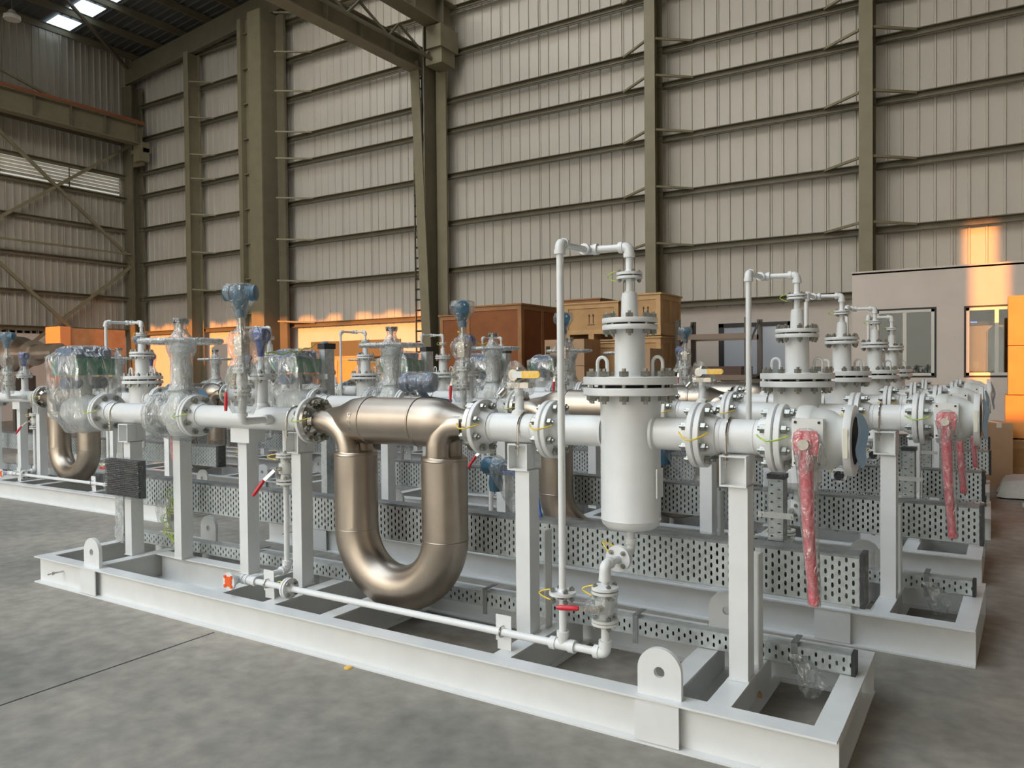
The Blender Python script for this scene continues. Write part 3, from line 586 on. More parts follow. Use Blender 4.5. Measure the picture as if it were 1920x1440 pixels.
def transmitter_head(t, L, c, ax, mcol, d, name='transmitter_head'):
    c = Vector(c); a = Vector(ax)
    m = MB().lathe(c, a, [(-.10, .045), (-.098, .05), (-.06, .05), (-.058, .043), (-.03, .046), (.03, .046), (.058, .043), (.06, .05), (.098, .05), (.10, .045)], 28)
    m.lathe(c, AXZ, [(-.10, .03), (-.06, .046), (-.03, .055), (.0, .058), (.03, .052), (.048, .03)], 20)
    m.lathe(c, (0, 0, -1), [(.02, .036), (.07, .03), (.10, .026), (.105, .032), (.15, .032), (.155, .02)], 20)
    return m.build(name, mcol, t, L)
def mk_pressure_tx2(d): return mk_pressure_tx(d, (.62, -.78, 0))
def mk_pressure_tx(d, hax=(math.cos(.5), math.sin(.5), 0)):
    x, y = -4.0, 3.2; L = (x, y, 1.24); t = thing('pressure_transmitter', L)
    m = MB().tube([(x, 3.43, PZ), (x, y + .03, PZ)], .022, 16); m.tube(bend([(x, y + .05, PZ), (x, y, PZ), (x, y, 1.36)], .03), .024, 16); m.cyl((x, y + .17, PZ), (x, y + .215, PZ), .034, 18); m.cyl((x, y, 1.32), (x, y, 1.345), .031, 18)
    m.build('branch_pipe', WHITE, t, L)
    m = MB()
    m.lathe((x, y, 0), AXZ, [(1.36, .025), (1.45, .028), (1.452, .055), (1.466, .055), (1.467, .04), (1.475, .04), (1.476, .055), (1.49, .055), (1.492, .03), (1.52, .035), (1.56, .035), (1.59, .03), (1.592, .055), (1.606, .055), (1.607, .04), (1.613, .04), (1.614, .055), (1.628, .055), (1.63, .02), (1.7, .018)], 28)
    m.build('isolation_valve', WHITE2, t, L)
    ring(t, L, [((x, y, 1.471), AXZ, .042, 4, .038, .008), ((x, y, 1.61), AXZ, .042, 4, .036, .008)], d)
    MB().bar((x - .085, y - .03, 1.53), (x - .085, y - .05, 1.47), .02, .004, upv=(0, 1, 0)).build('lever', CHROME, t, L)
    MB().tube([(x - .085, y - .05, 1.475), (x - .086, y - .055, 1.42), (x - .083, y - .06, 1.355)], [.011, .013, .009], 12).build('lever_grip', RED, t, L)
    MB().box(x - .035, x + .035, y - .03, y + .03, 1.70, 1.82).cyl((x - .06, y, 1.79), (x + .06, y, 1.79), .02, 14).cyl((x, y, 1.81), (x, y, 1.96), .016, 14).build('manifold', CHROME, t, L)
    transmitter_head(t, L, (x, y, 2.09), hax, BLUE, d)
    hull(ring_pts((x, y, 1.66), AXZ, .05) + ring_pts((x, y, 1.85), AXZ, .065) + ring_pts((x + .07, y, 1.76), AXX, .05) + ring_pts((x - .08, y, 1.78), AXX, .055), 3, .012, 16).build('plastic_wrap', FILM, t, L)
    MB().lathe((x, y, 0), AXZ, [(1.84, .06), (1.87, .035), (1.9, .028), (1.94, .035), (1.99, .05), (2.03, .07), (2.06, .10), (2.10, .115), (2.14, .10), (2.15, .05)], 22, sy=.85).crumple(.008, 14).build('plastic_wrap', FILM, t, L)
    MB().lathe((x, y, 0), AXZ, [(1.34, .06), (1.38, .085), (1.47, .09), (1.55, .10), (1.62, .085), (1.67, .06)], 22, caps=False).crumple(.012, 16).build('plastic_wrap', FILM, t, L)
    wire(t, L, (x - .05, y, 1.60), (x - .05, y, 1.50), (-.06, -.01, 0), YG, .003)
    return t
def mk_temp_tx(d):
    x, y = -4.18, PY; L = (x, y, 1.55); t = thing('temperature_transmitter', L)
    MB().lathe((x, y, 0), AXZ, [(1.573, .095), (1.586, .095), (1.588, .03), (1.62, .026), (1.66, .02), (1.72, .02)], 28).build('thermowell_flange', WHITE, t, L)
    ring(t, L, [((x, y, 1.569), AXZ, .075, 4, .038, .011)], d)
    m = MB().lathe((x, y, 1.84), AXX, [(-.055, .04), (-.05, .046), (.05, .046), (.055, .04)], 24); m.lathe((x, y, 1.70), AXZ, [(0, .022), (.05, .024), (.1, .035)], 18); m.build('transmitter_head', NAVY, t, L)
    MB().lathe((x, y, 0), AXZ, [(1.57, .11), (1.62, .075), (1.68, .05), (1.74, .055), (1.80, .075), (1.86, .078), (1.895, .055)], 22, sy=.9).crumple(.010, 16).build('plastic_wrap', FILM, t, L)
    return t
def mk_spool_left(d):
    t, L = pipe_spool('pipe_spool', -4.872, -3.676, d, bolt0=True, bolt1=True)
    MB().lathe((-4.18, PY, 1.33), AXZ, [(0, .06), (.045, .055), (.06, .042), (.215, .042), (.216, .095), (.236, .095)], 28).build('nozzle', WHITE, t, L)
    wire(t, L, (-4.81, PY - .125, PZ + .02), (-4.94, PY - .125, PZ + .02), (0, -.06, -.02), YG, r=.0038)
    wire(t, L, (-3.74, PY - .125, PZ + .02), (-3.61, PY - .125, PZ + .02), (0, -.06, -.02), YG, r=.0038)
    return t
def mk_gate_valve(d):
    x = -5.04; L = (x, PY, 1.1); t = thing('gate_valve', L)
    flange(t, L, (-4.872, PY, PZ), (-1, 0, 0), .15, .027, .09, d, hubL=.02); flange(t, L, (-5.27, PY, PZ), (1, 0, 0), .15, .027, .09, d, boltL=.066, br=.0148, hubL=.02)
    m = MB().cyl((-5.23, PY, PZ), (-4.91, PY, PZ), .088, 32); m.lathe((x, PY, 0), AXZ, [(1.12, .04), (1.14, .08), (1.2, .105), (1.36, .105), (1.43, .085), (1.46, .062), (1.74, .06), (1.745, .075), (1.79, .075), (1.80, .05), (1.84, .045)], 32, sy=1.15)
    m.build('valve_body', WHITE2, t, L)
    w = MB().torus((x, PY, 1.825), AXZ, .275, .014, 44, 10)
    for k in range(3): q = 2 * PI * k / 3 + .3; w.tube([(x, PY, 1.84), (x + .14 * math.cos(q), PY + .14 * math.sin(q), 1.825), (x + .275 * math.cos(q), PY + .275 * math.sin(q), 1.825)], .011, 10)
    w.build('handwheel', WHITE2, t, L)
    MB().torus((x, PY, 1.825), AXZ, .275, .02, 60, 10).crumple(.004, 30).build('plastic_wrap', FILMH, t, L)
    MB().cyl((x, PY, 1.8), (x, PY, 1.96), .016, 12).build('stem', CHROME, t, L)
    MB().lathe((x, PY, 0), AXZ, [(1.955, .05), (1.985, .052), (1.988, .045)], 20).build('stem_cap', BLACK, t, L)
    MB().lathe((x, PY, 0), AXZ, [(1.47, .10), (1.52, .075), (1.70, .078), (1.76, .10), (1.82, .11), (1.86, .07), (1.90, .045), (1.93, .04), (1.97, .055), (1.99, .054)], 24, sy=1.05).crumple(.008, 14).build('plastic_wrap', FILMH, t, L)
    hull(ring_pts((-4.9, PY, PZ), AXX, .15) + ring_pts((-5.2, PY, PZ), AXX, .17) + ring_pts((x, PY, 1.49), AXZ, .08) + ring_pts((x, PY, 1.10), AXZ, .07), 3, .016, 9).build('plastic_wrap', FILM, t, L)
    MB().lathe((-5.27, PY, PZ), AXX, [(-.05, .14), (-.03, .165), (.03, .17), (.06, .12)], 40).crumple(.007, 18).build('plastic_wrap', FILMH, t, L)
    return t
def mk_spool_end(d):
    t, L = pipe_spool('pipe_spool', -6.0, -5.27, d, bolt0=True)
    wire(t, L, (-5.935, PY - .125, PZ + .02), (-6.065, PY - .125, PZ + .02), (0, -.06, -.02), YG, r=.0038)
    return t
def mk_bag_valve(d):
    x = -6.33; L = (x, PY, 1.13); t = thing('motorised_valve', L)
    flange(t, L, (-6.0, PY, PZ), (-1, 0, 0), .15, .027, .09, d, hubL=.04)
    m = MB().lathe((0, PY, PZ), AXX, [(-6.5, .11), (-6.44, .125), (-6.3, .14), (-6.15, .13), (-6.06, .10)], 32); m.lathe((x, PY, 0), AXZ, [(1.38, .07), (1.44, .06), (1.58, .06)], 24); m.build('valve_body', WHITE2, t, L)
    MB().box(x - .19, x + .19, PY - .15, PY + .15, 1.585, 1.72).build('green_actuator', GREEN, t, L)
    m = MB().box(x - .12, x + .12, PY - .16, PY + .16, 1.60, 1.80); m.cyl((x, PY - .17, 1.52), (x, PY + .17, 1.52), .05, 20); m.build('gear_housing', BLUEGREY, t, L)
    pts = [(x + a * .225, PY + b * .19, z) for a in (-1, 1) for b in (-1, 1) for z in (1.60, 1.735)] + [(x + a * .12, PY + b * .12, 1.82) for a in (-1, 1) for b in (-1, 1)] + [(x + a * .27, PY + b * .15, 1.24) for a in (-1, 1) for b in (-1, 1)] + [(x + a * .12, PY + b * .08, 1.12) for a in (-1, 1) for b in (-1, 1)]
    hull(pts, 4, .018, 7).build('plastic_bag', BAG, t, L)
    return t

DARKG = mat('dark_shade_and_housing', (.06, .065, .07), .6)  # paints shade behind the slots on tray backs; also the panel housing
def mk_tray_big(d):
    x0, x1 = -6.0, -.50; L = ((x0 + x1) / 2, 3.8, .515); t = thing('cable_tray', L)
    MB().perf((x0, 3.75, .52), AXX, AXZ, x1 - x0, .225, .0295, 5, .0125, .026).build('perforated_side', GALV, t, L)
    MB().box(x0, x1, 3.85, 3.853, .52, .745).build('tray_shade_back', DARKG, t, L)
    m = MB().box(x0, x1, 3.75, 3.853, .517, .52); m.box(x0, x1, 3.745, 3.855, .745, .75); m.box(x0, x1, 3.745, 3.747, .735, .748)
    m.build('tray_channel', GALV_D, t, L)
    m = MB().lathe((x1 - .003, 3.80, .632), AXX, [(0, .05), (.012, .055), (.02, .05)], 6) if False else MB().box(x1 - .018, x1 + .004, 3.742, 3.858, .512, .755)
    m.build('rubber_end_cap', BLACK, t, L)
    if d: m = hull([(x, y, z) for x in (-.95, -.47) for y in (3.738, 3.862) for z in (.505, .762)], 4, .004, 26); m.build('plastic_wrap', FILMT, t, L)
    if d: m = hull([(x, y, z) for x in (-2.45, -1.2) for y in (3.738, 3.862) for z in (.508, .76)], 5, .004, 20); m.build('plastic_wrap', FILMT, t, L)
    return t
def mk_tray_small(d):
    x0, x1 = -6.35, -.54; L = ((x0 + x1) / 2, 3.8, .2); t = thing('cable_tray', L)
    MB().perf((x0, 3.75, .205), AXX, AXZ, x1 - x0, .083, .03, 2, .012, .023, alt=1).build('perforated_side', GALV, t, L)
    MB().box(x0, x1, 3.82, 3.822, .205, .288).build('tray_shade_back', DARKG, t, L)
    m = MB().box(x0, x1, 3.75, 3.822, .202, .205); m.box(x0, x1, 3.748, 3.824, .288, .2905); m.build('tray_channel', GALV, t, L)
    MB().box(x1 - .014, x1 + .004, 3.742, 3.828, .196, .297).build('rubber_end_cap', BLACK, t, L)
    for x in (-4.55, -2.55, -1.60, -.80): MB().box(x - .014, x + .014, 3.742, 3.746, .16, .31).box(x - .014, x + .014, 3.742, 3.86, .306, .311).build('tray_strap', GALV_D, t, L)
    if d:
        hull([(x, y, z) for x in (-.93, -.55) for y in (3.74, 3.83) for z in (.198, .296)], 4, .005, 26).build('plastic_wrap', FILMT, t, L)
        hull([(-.82, 3.735, .26), (-.74, 3.735, .26), (-.82, 3.75, .2), (-.74, 3.75, .2), (-.76, 3.73, .06), (-.70, 3.74, .07), (-.64, 3.735, .15), (-.7, 3.72, .1)], 4, .008, 20).build('plastic_wrap', FILM, t, L)
    return t
def mk_riser_tray(d, x=-.92, z1=1.06, y=3.9):
    L = (x, y, .68); t = thing('vertical_cable_tray', L)
    MB().perf((x - .035, y, .745), AXX, AXZ, .07, z1 - .745, .035, max(3, int((z1 - .745) / .04)), .02, .009).build('perforated_side', GALV, t, L)
    m = MB().box(x - .035, x + .035, y + .08, y + .083, .66, z1); m.box(x - .037, x - .035, y, y + .083, .66, z1); m.box(x + .035, x + .037, y, y + .083, .66, z1); m.build('tray_channel', GALV_D, t, L)
    MB().box(x - .042, x + .042, y - .006, y + .088, z1 - .012, z1 + .012).build('rubber_end_cap', BLACK, t, L)
    for z in ([.87] if z1 < 1.3 else [.95, 1.5]): MB().box(x - .085, x + .085, y - .008, y - .003, z - .014, z + .014).cyl((x - .07, y - .008, z), (x - .07, y - .02, z), .008, 8).cyl((x + .07, y - .008, z), (x + .07, y - .02, z), .008, 8).build('cross_strap', WHITE2, t, L)
    hull([(x + a, y + b, z) for a in (-.05, .05) for b in (-.02, .1) for z in (z1 - .28, z1 + .02)], 3, .006, 22).build('plastic_wrap', FILMT, t, L)
    return t
def mk_left_riser(d, z1=1.16):
    x, y = -6.13, 3.68; L = (x, y, .2); t = thing('vertical_cable_duct', L)
    MB().box(x - .05, x + .03, y, y + .12, .21, z1).build('duct_body', GALV, t, L)
    if z1 > 1.5:
        MB().perf((x - .048, y - .003, 1.0), AXX, AXZ, .076, z1 - 1.0, .038, 20, .02, .009).build('perforated_face', GALV, t, L)
        MB().box(x - .06, x + .04, y - .02, y + .13, z1 - .02, z1 + .035).build('rubber_end_cap', BLACK, t, L)
        MB().box(x - .09, x + .07, y - .012, y - .006, 1.52, 1.57).build('cross_strap', WHITE2, t, L)
    else:
        hull([(x - .065 + a, y - .015 + b, z) for a in (0, .11) for b in (0, .15) for z in (.2, .62)], 3, .008, 14).build('plastic_wrap', FILMH, t, L)
    return t
def mk_panel(d):
    L = (-5.57, 3.38, .665); t = thing('louvred_cooling_panel', L)
    m = MB().box(-5.80, -5.36, 3.37, 3.41, .665, .945); m.build('panel_housing', DARKG, t, L)
    m = MB()
    for k in range(20): z = .672 + k * .0138; m.box(-5.795, -5.365, 3.352, 3.37, z, z + .0075)
    m.build('louvre_fins', BLACK, t, L)
    hull([(x, y, z) for x in (-5.81, -5.35) for y in (3.345, 3.415) for z in (.655, .955)], 4, .005, 12).build('plastic_wrap', FILMT, t, L)
    return t
def mk_coils(d):
    L = (-5.45, 3.6, .3); t = thing('wire_coil', L); m = MB(); pts = []
    for k in range(150): a = k * .55; pts.append((-5.40 + .035 * math.cos(a) + .05 * math.sin(k * .05), 3.62 + .02 * math.sin(a * 1.3), .68 - k * .0025 + .035 * math.sin(a)))
    m.tube(pts, .0028, 5).build('coiled_wires', YG, t, L); m = MB(); pts = []
    for k in range(90): a = k * .6; pts.append((-5.46 + k * .0022 + .012 * math.cos(a), 3.66, .335 - k * .0009 + .02 * math.sin(a)))
    m.tube(pts, .0028, 5).build('coiled_wires', YG, t, L)
    hull([(-5.52, 3.58, .62), (-5.36, 3.6, .64), (-5.53, 3.6, .45), (-5.4, 3.6, .40), (-5.48, 3.64, .55), (-5.42, 3.66, .36)], 4, .014, 14).build('plastic_wrap', FILM, t, L)
    return t
def mk_hanging_tx(d):
    x, y = -2.62, 3.98; L = (x, y, .75); t = thing('wrapped_blue_transmitter', L)
    m = MB().lathe((x, y, 1.0), (1, -.3, 0), [(-.09, .05), (-.06, .058), (-.02, .045), (.03, .045), (.07, .05), (.09, .045)], 24); m.lathe((x, y, 1.0), (0, 0, -1), [(0, .035), (.1, .045), (.15, .04)], 20)
    m.build('transmitter_head', BLUE, t, L)
    pts = bend([(x + .08, y - .05, .98), (x + .25, y - .1, .97), (x + .36, y - .12, .90), (x + .40, y - .14, .75)], .06); MB().tube(pts, .010, 8).build('cable', CABLE, t, L)
    hull(ring_pts((x, y, 1.0), AXX, .075) + [(x + .3, y - .12, 1.0), (x + .38, y - .13, .88), (x + .3, y - .15, .62), (x + .36, y - .15, .6), (x + .15, y - .1, .93)], 4, .012, 12).build('plastic_wrap', FILM, t, L)
    return t
def mk_twin_tx(d):
    x, y = -4.42, 3.15; L = (x, y, 1.3); t = thing('twin_chamber_transmitter', L)
    m = MB().lathe((x, y, 1.50), (1, .15, 0), [(-.15, .05), (-.145, .075), (-.08, .08), (-.075, .06), (-.03, .062), (.03, .062), (.075, .06), (.08, .08), (.145, .075), (.15, .05)], 28); m.cyl((x, y + .02, 1.44), (x, y + .1, 1.36), .03, 14); m.tube([(x, y + .08, 1.37), (x + .1, y + .3, 1.33)], .02, 10)
    m.build('transmitter_head', BLUEGREY, t, L)
    MB().lathe((x, y, 1.50), (1, .15, 0), [(-.16, .07), (-.1, .09), (0, .085), (.1, .09), (.16, .07)], 22).crumple(.008, 18).build('plastic_wrap', FILM, t, L)
    return t

BUILD = {
 'frame': (mk_frame, 'skid frame', 'white steel I-beam skid frame with lifting lugs'),
 'strainer': (mk_strainer, 'strainer', 'white vertical strainer vessel with three bolted flange pairs'),
 'vent': (mk_vent, 'pipe', 'thin white vent pipe looping down from the strainer top'),
 'drain': (mk_drain, 'pipe', 'thin white drain pipe with orange end cap'),
 'drain_valve': (mk_drain_valve, 'valve', 'small wrapped drain valve with red lever under the strainer'),
 'drain_elbow': (mk_drain_riser, 'pipe', 'short white elbow between strainer bottom and drain valve'),
 'bypass': (mk_bypass_valve, 'valve', 'small valve with slanting red lever left of the meter'),
 'meter': (mk_meter, 'flow meter', 'bronze steel U-shaped flow meter'),
 'spool_right': (mk_spool_right, 'pipe', 'short white flanged pipe between strainer and ball valve'),
 'spool_mid': (mk_spool_mid, 'pipe', 'short white flanged pipe with nozzle between meter and strainer'),
 'vent_valve': (mk_vent_valve, 'valve', 'small wrapped valve with yellow lever above the pipe'),
 'ball_valve': (mk_ball_valve, 'valve', 'white ball valve with long wrapped red handle at pipe end'),
 'press': (mk_pressure_tx, 'transmitter', 'plastic-wrapped transmitter with blue head and small red lever'),
 'press2': (mk_pressure_tx2, 'transmitter', 'plastic-wrapped transmitter with blue head and small red lever'),
 'temp': (mk_temp_tx, 'transmitter', 'plastic-wrapped transmitter with navy head on the tee nozzle'),
 'spool_left': (mk_spool_left, 'pipe', 'long white flanged pipe between gate valve and meter'),
 'gate': (mk_gate_valve, 'valve', 'plastic-wrapped gate valve with large white handwheel'),
 'spool_end': (mk_spool_end, 'pipe', 'white flanged pipe left of the gate valve'),
 'bag': (mk_bag_valve, 'valve', 'green-topped motorised valve inside a grey plastic bag'),
 'tray_big': (mk_tray_big, 'cable tray', 'tall galvanised tray with rows of slots'),
 'tray_small': (mk_tray_small, 'cable tray', 'narrow galvanised tray with small slots just above the frame'),
 'riser_tray': (mk_riser_tray, 'cable tray', 'short upright slotted tray behind the ball valve'),
 'left_riser': (mk_left_riser, 'cable duct', 'upright grey cable duct behind the left end post'),
 'tower': (lambda d: mk_left_riser(d, 1.84), 'cable duct', 'tall upright slotted cable duct with black cap'),
 'panel': (mk_panel, 'panel', 'black finned panel wrapped in clear plastic'),
 'coils': (mk_coils, 'wire', 'yellow-green coiled wires in clear plastic'),
 'hanging': (mk_hanging_tx, 'transmitter', 'blue transmitter with blue cable wrapped in plastic'),
 'twin': (mk_twin_tx, 'transmitter', 'wrapped blue-grey transmitter with two round chambers'),
}
GROUPS = {'frame': 'skid frames', 'strainer': 'strainer vessels', 'vent': 'strainer vent pipes', 'drain': 'drain pipes', 'drain_valve': 'drain valves', 'drain_elbow': 'drain elbows', 'bypass': 'bypass valves', 'meter': 'U-shaped flow meters',
 'spool_right': 'outlet pipe spools', 'spool_mid': 'middle pipe spools', 'vent_valve': 'yellow lever valves', 'ball_valve': 'red-handled ball valves', 'press': 'blue head transmitters', 'press2': 'blue head transmitters', 'temp': 'navy head transmitters', 'spool_left': 'long pipe spools',
 'gate': 'gate valves', 'spool_end': 'inlet pipe spools', 'bag': 'bagged motorised valves', 'tray_big': 'tall cable trays', 'tray_small': 'narrow cable trays', 'riser_tray': 'short upright trays', 'tower': 'upright cable ducts'}
FULL = ['frame', 'strainer', 'vent', 'drain', 'drain_valve', 'drain_elbow', 'bypass', 'meter', 'spool_right', 'spool_mid', 'vent_valve', 'ball_valve', 'press', 'temp', 'spool_left', 'gate', 'spool_end', 'bag', 'tray_big', 'tray_small', 'riser_tray']
BACK = ['frame', 'strainer', 'vent', 'meter', 'spool_right', 'spool_mid', 'ball_valve', 'press2', 'temp', 'spool_left', 'gate', 'spool_end', 'bag', 'tray_big', 'tray_small', 'riser_tray', 'tower', 'bypass']
LEFT1 = ['frame', 'strainer', 'vent', 'drain', 'drain_valve', 'drain_elbow', 'meter', 'spool_right', 'spool_mid', 'ball_valve', 'vent_valve', 'tray_big', 'tray_small', 'press', 'temp', 'spool_left', 'bypass']
LEFTB = ['frame', 'strainer', 'vent', 'meter', 'spool_right', 'spool_mid', 'ball_valve', 'tray_big', 'press2', 'temp', 'spool_left', 'gate']
PIV = Vector((-1.515, 3.5, 0))
SKIDS = [
 ('on the nearest skid', (0, 0), 0, 1, FULL + ['left_riser', 'panel', 'coils', 'hanging']),
 ('on the second right-hand skid', (.425, 1.70), -2.0, 1, [k for k in FULL if k != 'press'] + ['press2', 'tower', 'twin', 'hanging']),
 ('on the third right-hand skid', (.417, 3.45), -.6, 0, BACK),
 ('on the fourth right-hand skid', (.455, 5.2), .3, 0, BACK),
 ('on the farthest right-hand skid', (.435, 6.9), 0, 0, BACK),
 ('on the first left-hand skid', (-7.01, 1.9), .4, 1, LEFT1),
 ('on the second left-hand skid', (-6.785, 3.6), 0, 0, LEFTB),
 ('on the third left-hand skid', (-6.635, 5.3), .4, 0, LEFTB),
 ('on the fourth left-hand skid', (-6.485, 7.05), -.3, 0, LEFTB),
 ('on the farthest left-hand skid', (-6.365, 8.7), 0, 0, LEFTB)]
protos = {}
for si, (where, (dx, dy), rz, det, keys) in enumerate(SKIDS):
    rz = math.radians(rz); Rm = Matrix.Rotation(rz, 3, 'Z')
    for k in keys:
        fn, cat, lab = BUILD[k]; pk = (k, det)
        first = pk not in protos
        if first: protos[pk] = fn(det); protos[pk]['home'] = list(protos[pk].location)
        home = Vector(protos[pk]['home'])
        t = protos[pk] if first else copy_tree(protos[pk])
        t.location = PIV + Rm @ (home - PIV) + Vector((dx, dy, 0)); t.rotation_euler.z = rz
        tag(t, lab + ' ' + where, cat, GROUPS.get(k))
for t in bpy.data.objects:
    if 'home' in t: del t['home']
# ------------------------------------------------------------------ building
WX, WY, XR, YF = -28.4, 18.0, 9.0, -11.0
struct('floor', MB().box(WX - 60, 80, -46, WY + .5, -.12, 0), FLOOR)
GZ = [3.1, 4.42, 5.75, 7.08, 8.35, 9.2, 10.5, 11.75, 13.0]
def ribsheet(o, u, v, w, L, z0, z1, pitch=.30, rib=.045, dep=.03):
    """profiled sheet: flat pans with narrow double ribs standing towards the room (w)"""
    prof = []; n = int(L / pitch)
    for k in range(n):
        a = k * pitch; lap = (k % 4 == 0)
        prof += [(a, 0), (a + .012, dep), (a + rib, dep), (a + rib + .012, 0)]
        if lap: prof += [(a + rib + .03, 0), (a + rib + .036, dep * .7), (a + rib + .05, dep * .7), (a + rib + .056, 0)]
    prof.append((n * pitch, 0)); o, u, v, w = Vector(o), Vector(u), Vector(v), Vector(w); m = MB()
    vs = [o + u * a + w * b + v * z0 for a, b in prof] + [o + u * a + w * b + v * z1 for a, b in prof]; N = len(prof)
    m.add(vs, [(i, i + 1, N + i + 1, N + i) for i in range(N - 1)])
    p, q = o - w * .05 + v * z0, o - w * .05 + v * z1
    m.add([p, p + u * L, q + u * L, q], [(0, 1, 2, 3)])
    return m
struct('wall_back', ribsheet((WX, WY, 0), AXX, AXZ, (0, -1, 0), XR - WX + 6, 3.0, 16.5), SHEET)
struct('wall_back_lower', MB().box(WX, 14, WY - .02, WY + .25, 0, 3.08), PLASTER).name = 'wall_base_back'
struct('wall_left', ribsheet((WX, WY, 0), (0, -1, 0), AXZ, AXX, 30, 3.0, 13.9, pitch=.24, dep=.045), SHEET_SHADED)
struct('wall_base_left', MB().box(WX - .2, WX, -12, WY, 0, 3.08), PLASTER)
# roof (rises to the right), with translucent skylight strip
sl = .085
def roofz(x): return 13.75 + (x - WX) * sl
rm = MB(); x = WX; prof = []
yk = -12.0; pr = []
while yk < WY + .4: pr += [(yk, 0), (yk + .03, -.035), (yk + .07, -.035), (yk + .10, 0)]; yk += .30
def roofpart(xa, xb, ya, yb):
    q = [(a, b) for a, b in pr if ya <= a <= yb]; N = len(q)
    rm.add([(xa, a, roofz(xa) + b) for a, b in q] + [(xb, a, roofz(xb) + b) for a, b in q], [(i, i + 1, N + i + 1, N + i) for i in range(N - 1)])
roofpart(WX, -18.5, -12, 99); roofpart(-18.5, -9, 2.0, 5.0); roofpart(-18.5, -9, 8.0, 10.5); roofpart(-18.5, -9, 13.5, 99); roofpart(-9, 14, 2.0, 99); roofpart(-2.5, 14, -12, 2.2)  # openings in the unseen roof are shaped to let sky light in
struct('ceiling', rm, ROOFS)
for k, (xa, xb) in enumerate([(-28.3, -27.1), (-26.9, -25.6), (-25.4, -24.1), (-23.9, -22.6)]):
    a, b = roofz(xa) - .045, roofz(xb) - .045; y0, y1 = 14.35, 15.15
    s = MB().add([(xa, y0, a), (xb, y0, b), (xb, y1, b), (xa, y1, a), (xa, y0, a - .01), (xb, y0, b - .01), (xb, y1, b - .01), (xa, y1, a - .01)], [(0, 1, 2, 3), (7, 6, 5, 4), (0, 4, 5, 1), (1, 5, 6, 2), (2, 6, 7, 3), (3, 7, 4, 0)])
    struct('window_%d' % (k + 10), s, SKYL).name = 'window_%d' % (k + 10)
def purlin(x, i):
    z = roofz(x) - .06; o = MB().ibeam((x, -11, z - .24), (x, WY - .2, z - .24), .09, .24, .02, .015).build('roof_purlin', OLIVE, smooth=False)
    tag(o, 'olive roof purlin, number %s from the left eave' % ['one', 'two', 'three', 'four', 'five', 'six', 'seven', 'eight', 'nine', 'ten', 'eleven', 'twelve', 'thirteen'][i], 'roof beam', 'roof purlins')
for i in range(9): purlin(WX + .5 + i * 1.45, i)
rf = MB(); rf.bar((WX, WY - .45, roofz(WX) - .75), (8, WY - .45, roofz(8) - .75), .16, .75); tag(rf.build('gable_rafter', OLIVE, smooth=False), 'deep olive rafter running up along the top of back wall', 'roof beam')
ob = MB().bar((-28.1, 17.4, 13.2), (-21.2, 8.5, 13.9), .09, .09); tag(ob.build('roof_brace', OLIVE, smooth=False), 'thin diagonal brace under the roof crossing the skylight', 'brace')
# girts
def girt(z, i):
    o = MB().bar((WX + .25, WY - .17, z), (14, WY - .17, z), .03, .14).bar((WX + .25, WY - .22, z + .07), (14, WY - .22, z + .07), .14, .018).bar((WX + .25, WY - .26, z - .055), (14, WY - .26, z - .055), .06, .018)
    o = o.build('wall_girt', OLIVE, smooth=False); tag(o, 'long olive girt along back wall, %s from the bottom' % ['first', 'second', 'third', 'fourth', 'fifth', 'sixth', 'seventh', 'eighth', 'ninth'][i], 'wall beam', 'back wall girts')
for i, z in enumerate(GZ): girt(z, i)
for i, z in enumerate([3.18, 4.42, 5.72, 7.0, 8.2, 9.05, 10.3]):
    o = MB().bar((WX + .14, -11, z), (WX + .14, WY - .3, z), .03, .13).bar((WX + .19, -11, z + .065), (WX + .19, WY - .3, z + .065), .12, .018).build('wall_girt', OLIVE, smooth=False)
    tag(o, 'olive girt along left end wall, %s from the bottom' % ['first', 'second', 'third', 'fourth', 'fifth', 'sixth', 'seventh'][i], 'wall beam', 'left wall girts')
# columns
def hcol(name, x0, x1, y0, y1, z1, label, tf=.025, m=OLIVE2):
    """H column: flanges facing -x/+x ... seen as front plate and web"""
    t = thing(name, ((x0 + x1) / 2, (y0 + y1) / 2, 0), label, 'column'); L = tuple(t.location); z1 = roofz(x0) - 1.15
    MB().box(x0, x1, y0, y0 + tf, 0, z1).build('front_flange', m, t, L, smooth=False)
    MB().box((x0 + x1) / 2 - .012, (x0 + x1) / 2 + .012, y0 + tf, y1 - tf, 0, z1).build('web', m, t, L, smooth=False)
    MB().box(x0, x1, y1 - tf, y1, 0, z1).build('rear_flange', m, t, L, smooth=False)
    for z in GZ[1:]:
        if z < z1 - .5: MB().bar((x1, y0 + .05, z + .12), (x1 + .75, WY - .24, z + .06), .05, .05).build('fly_brace', m, t, L, smooth=False)
    return t, L
hcol('steel_column', -24.46, -24.2, 17.25, 17.75, 13.6, 'narrow olive column in left bay of back wall')
hcol('steel_column', -7.06, -6.80, 17.25, 17.75, 16, 'olive column on back wall above the light wooden crates')
hcol('steel_column', -2.40, -2.14, 17.25, 17.75, 16, 'olive column on back wall at left edge of the office block')
for zz in GZ[1:]:
    pass
for xx, nm in ((-7.06, 'left of the crates column'), (-2.40, 'left of the office column')):
    t = [o for o in bpy.data.objects if o.name.startswith('steel_column') and abs(o.location.x - xx - .13) < .02][0]
    for z in GZ[1:]: MB().bar((xx, 17.3, z + .12), (xx - .75, WY - .24, z + .06), .05, .05).build('fly_brace', OLIVE2, t, tuple(t.location), smooth=False)
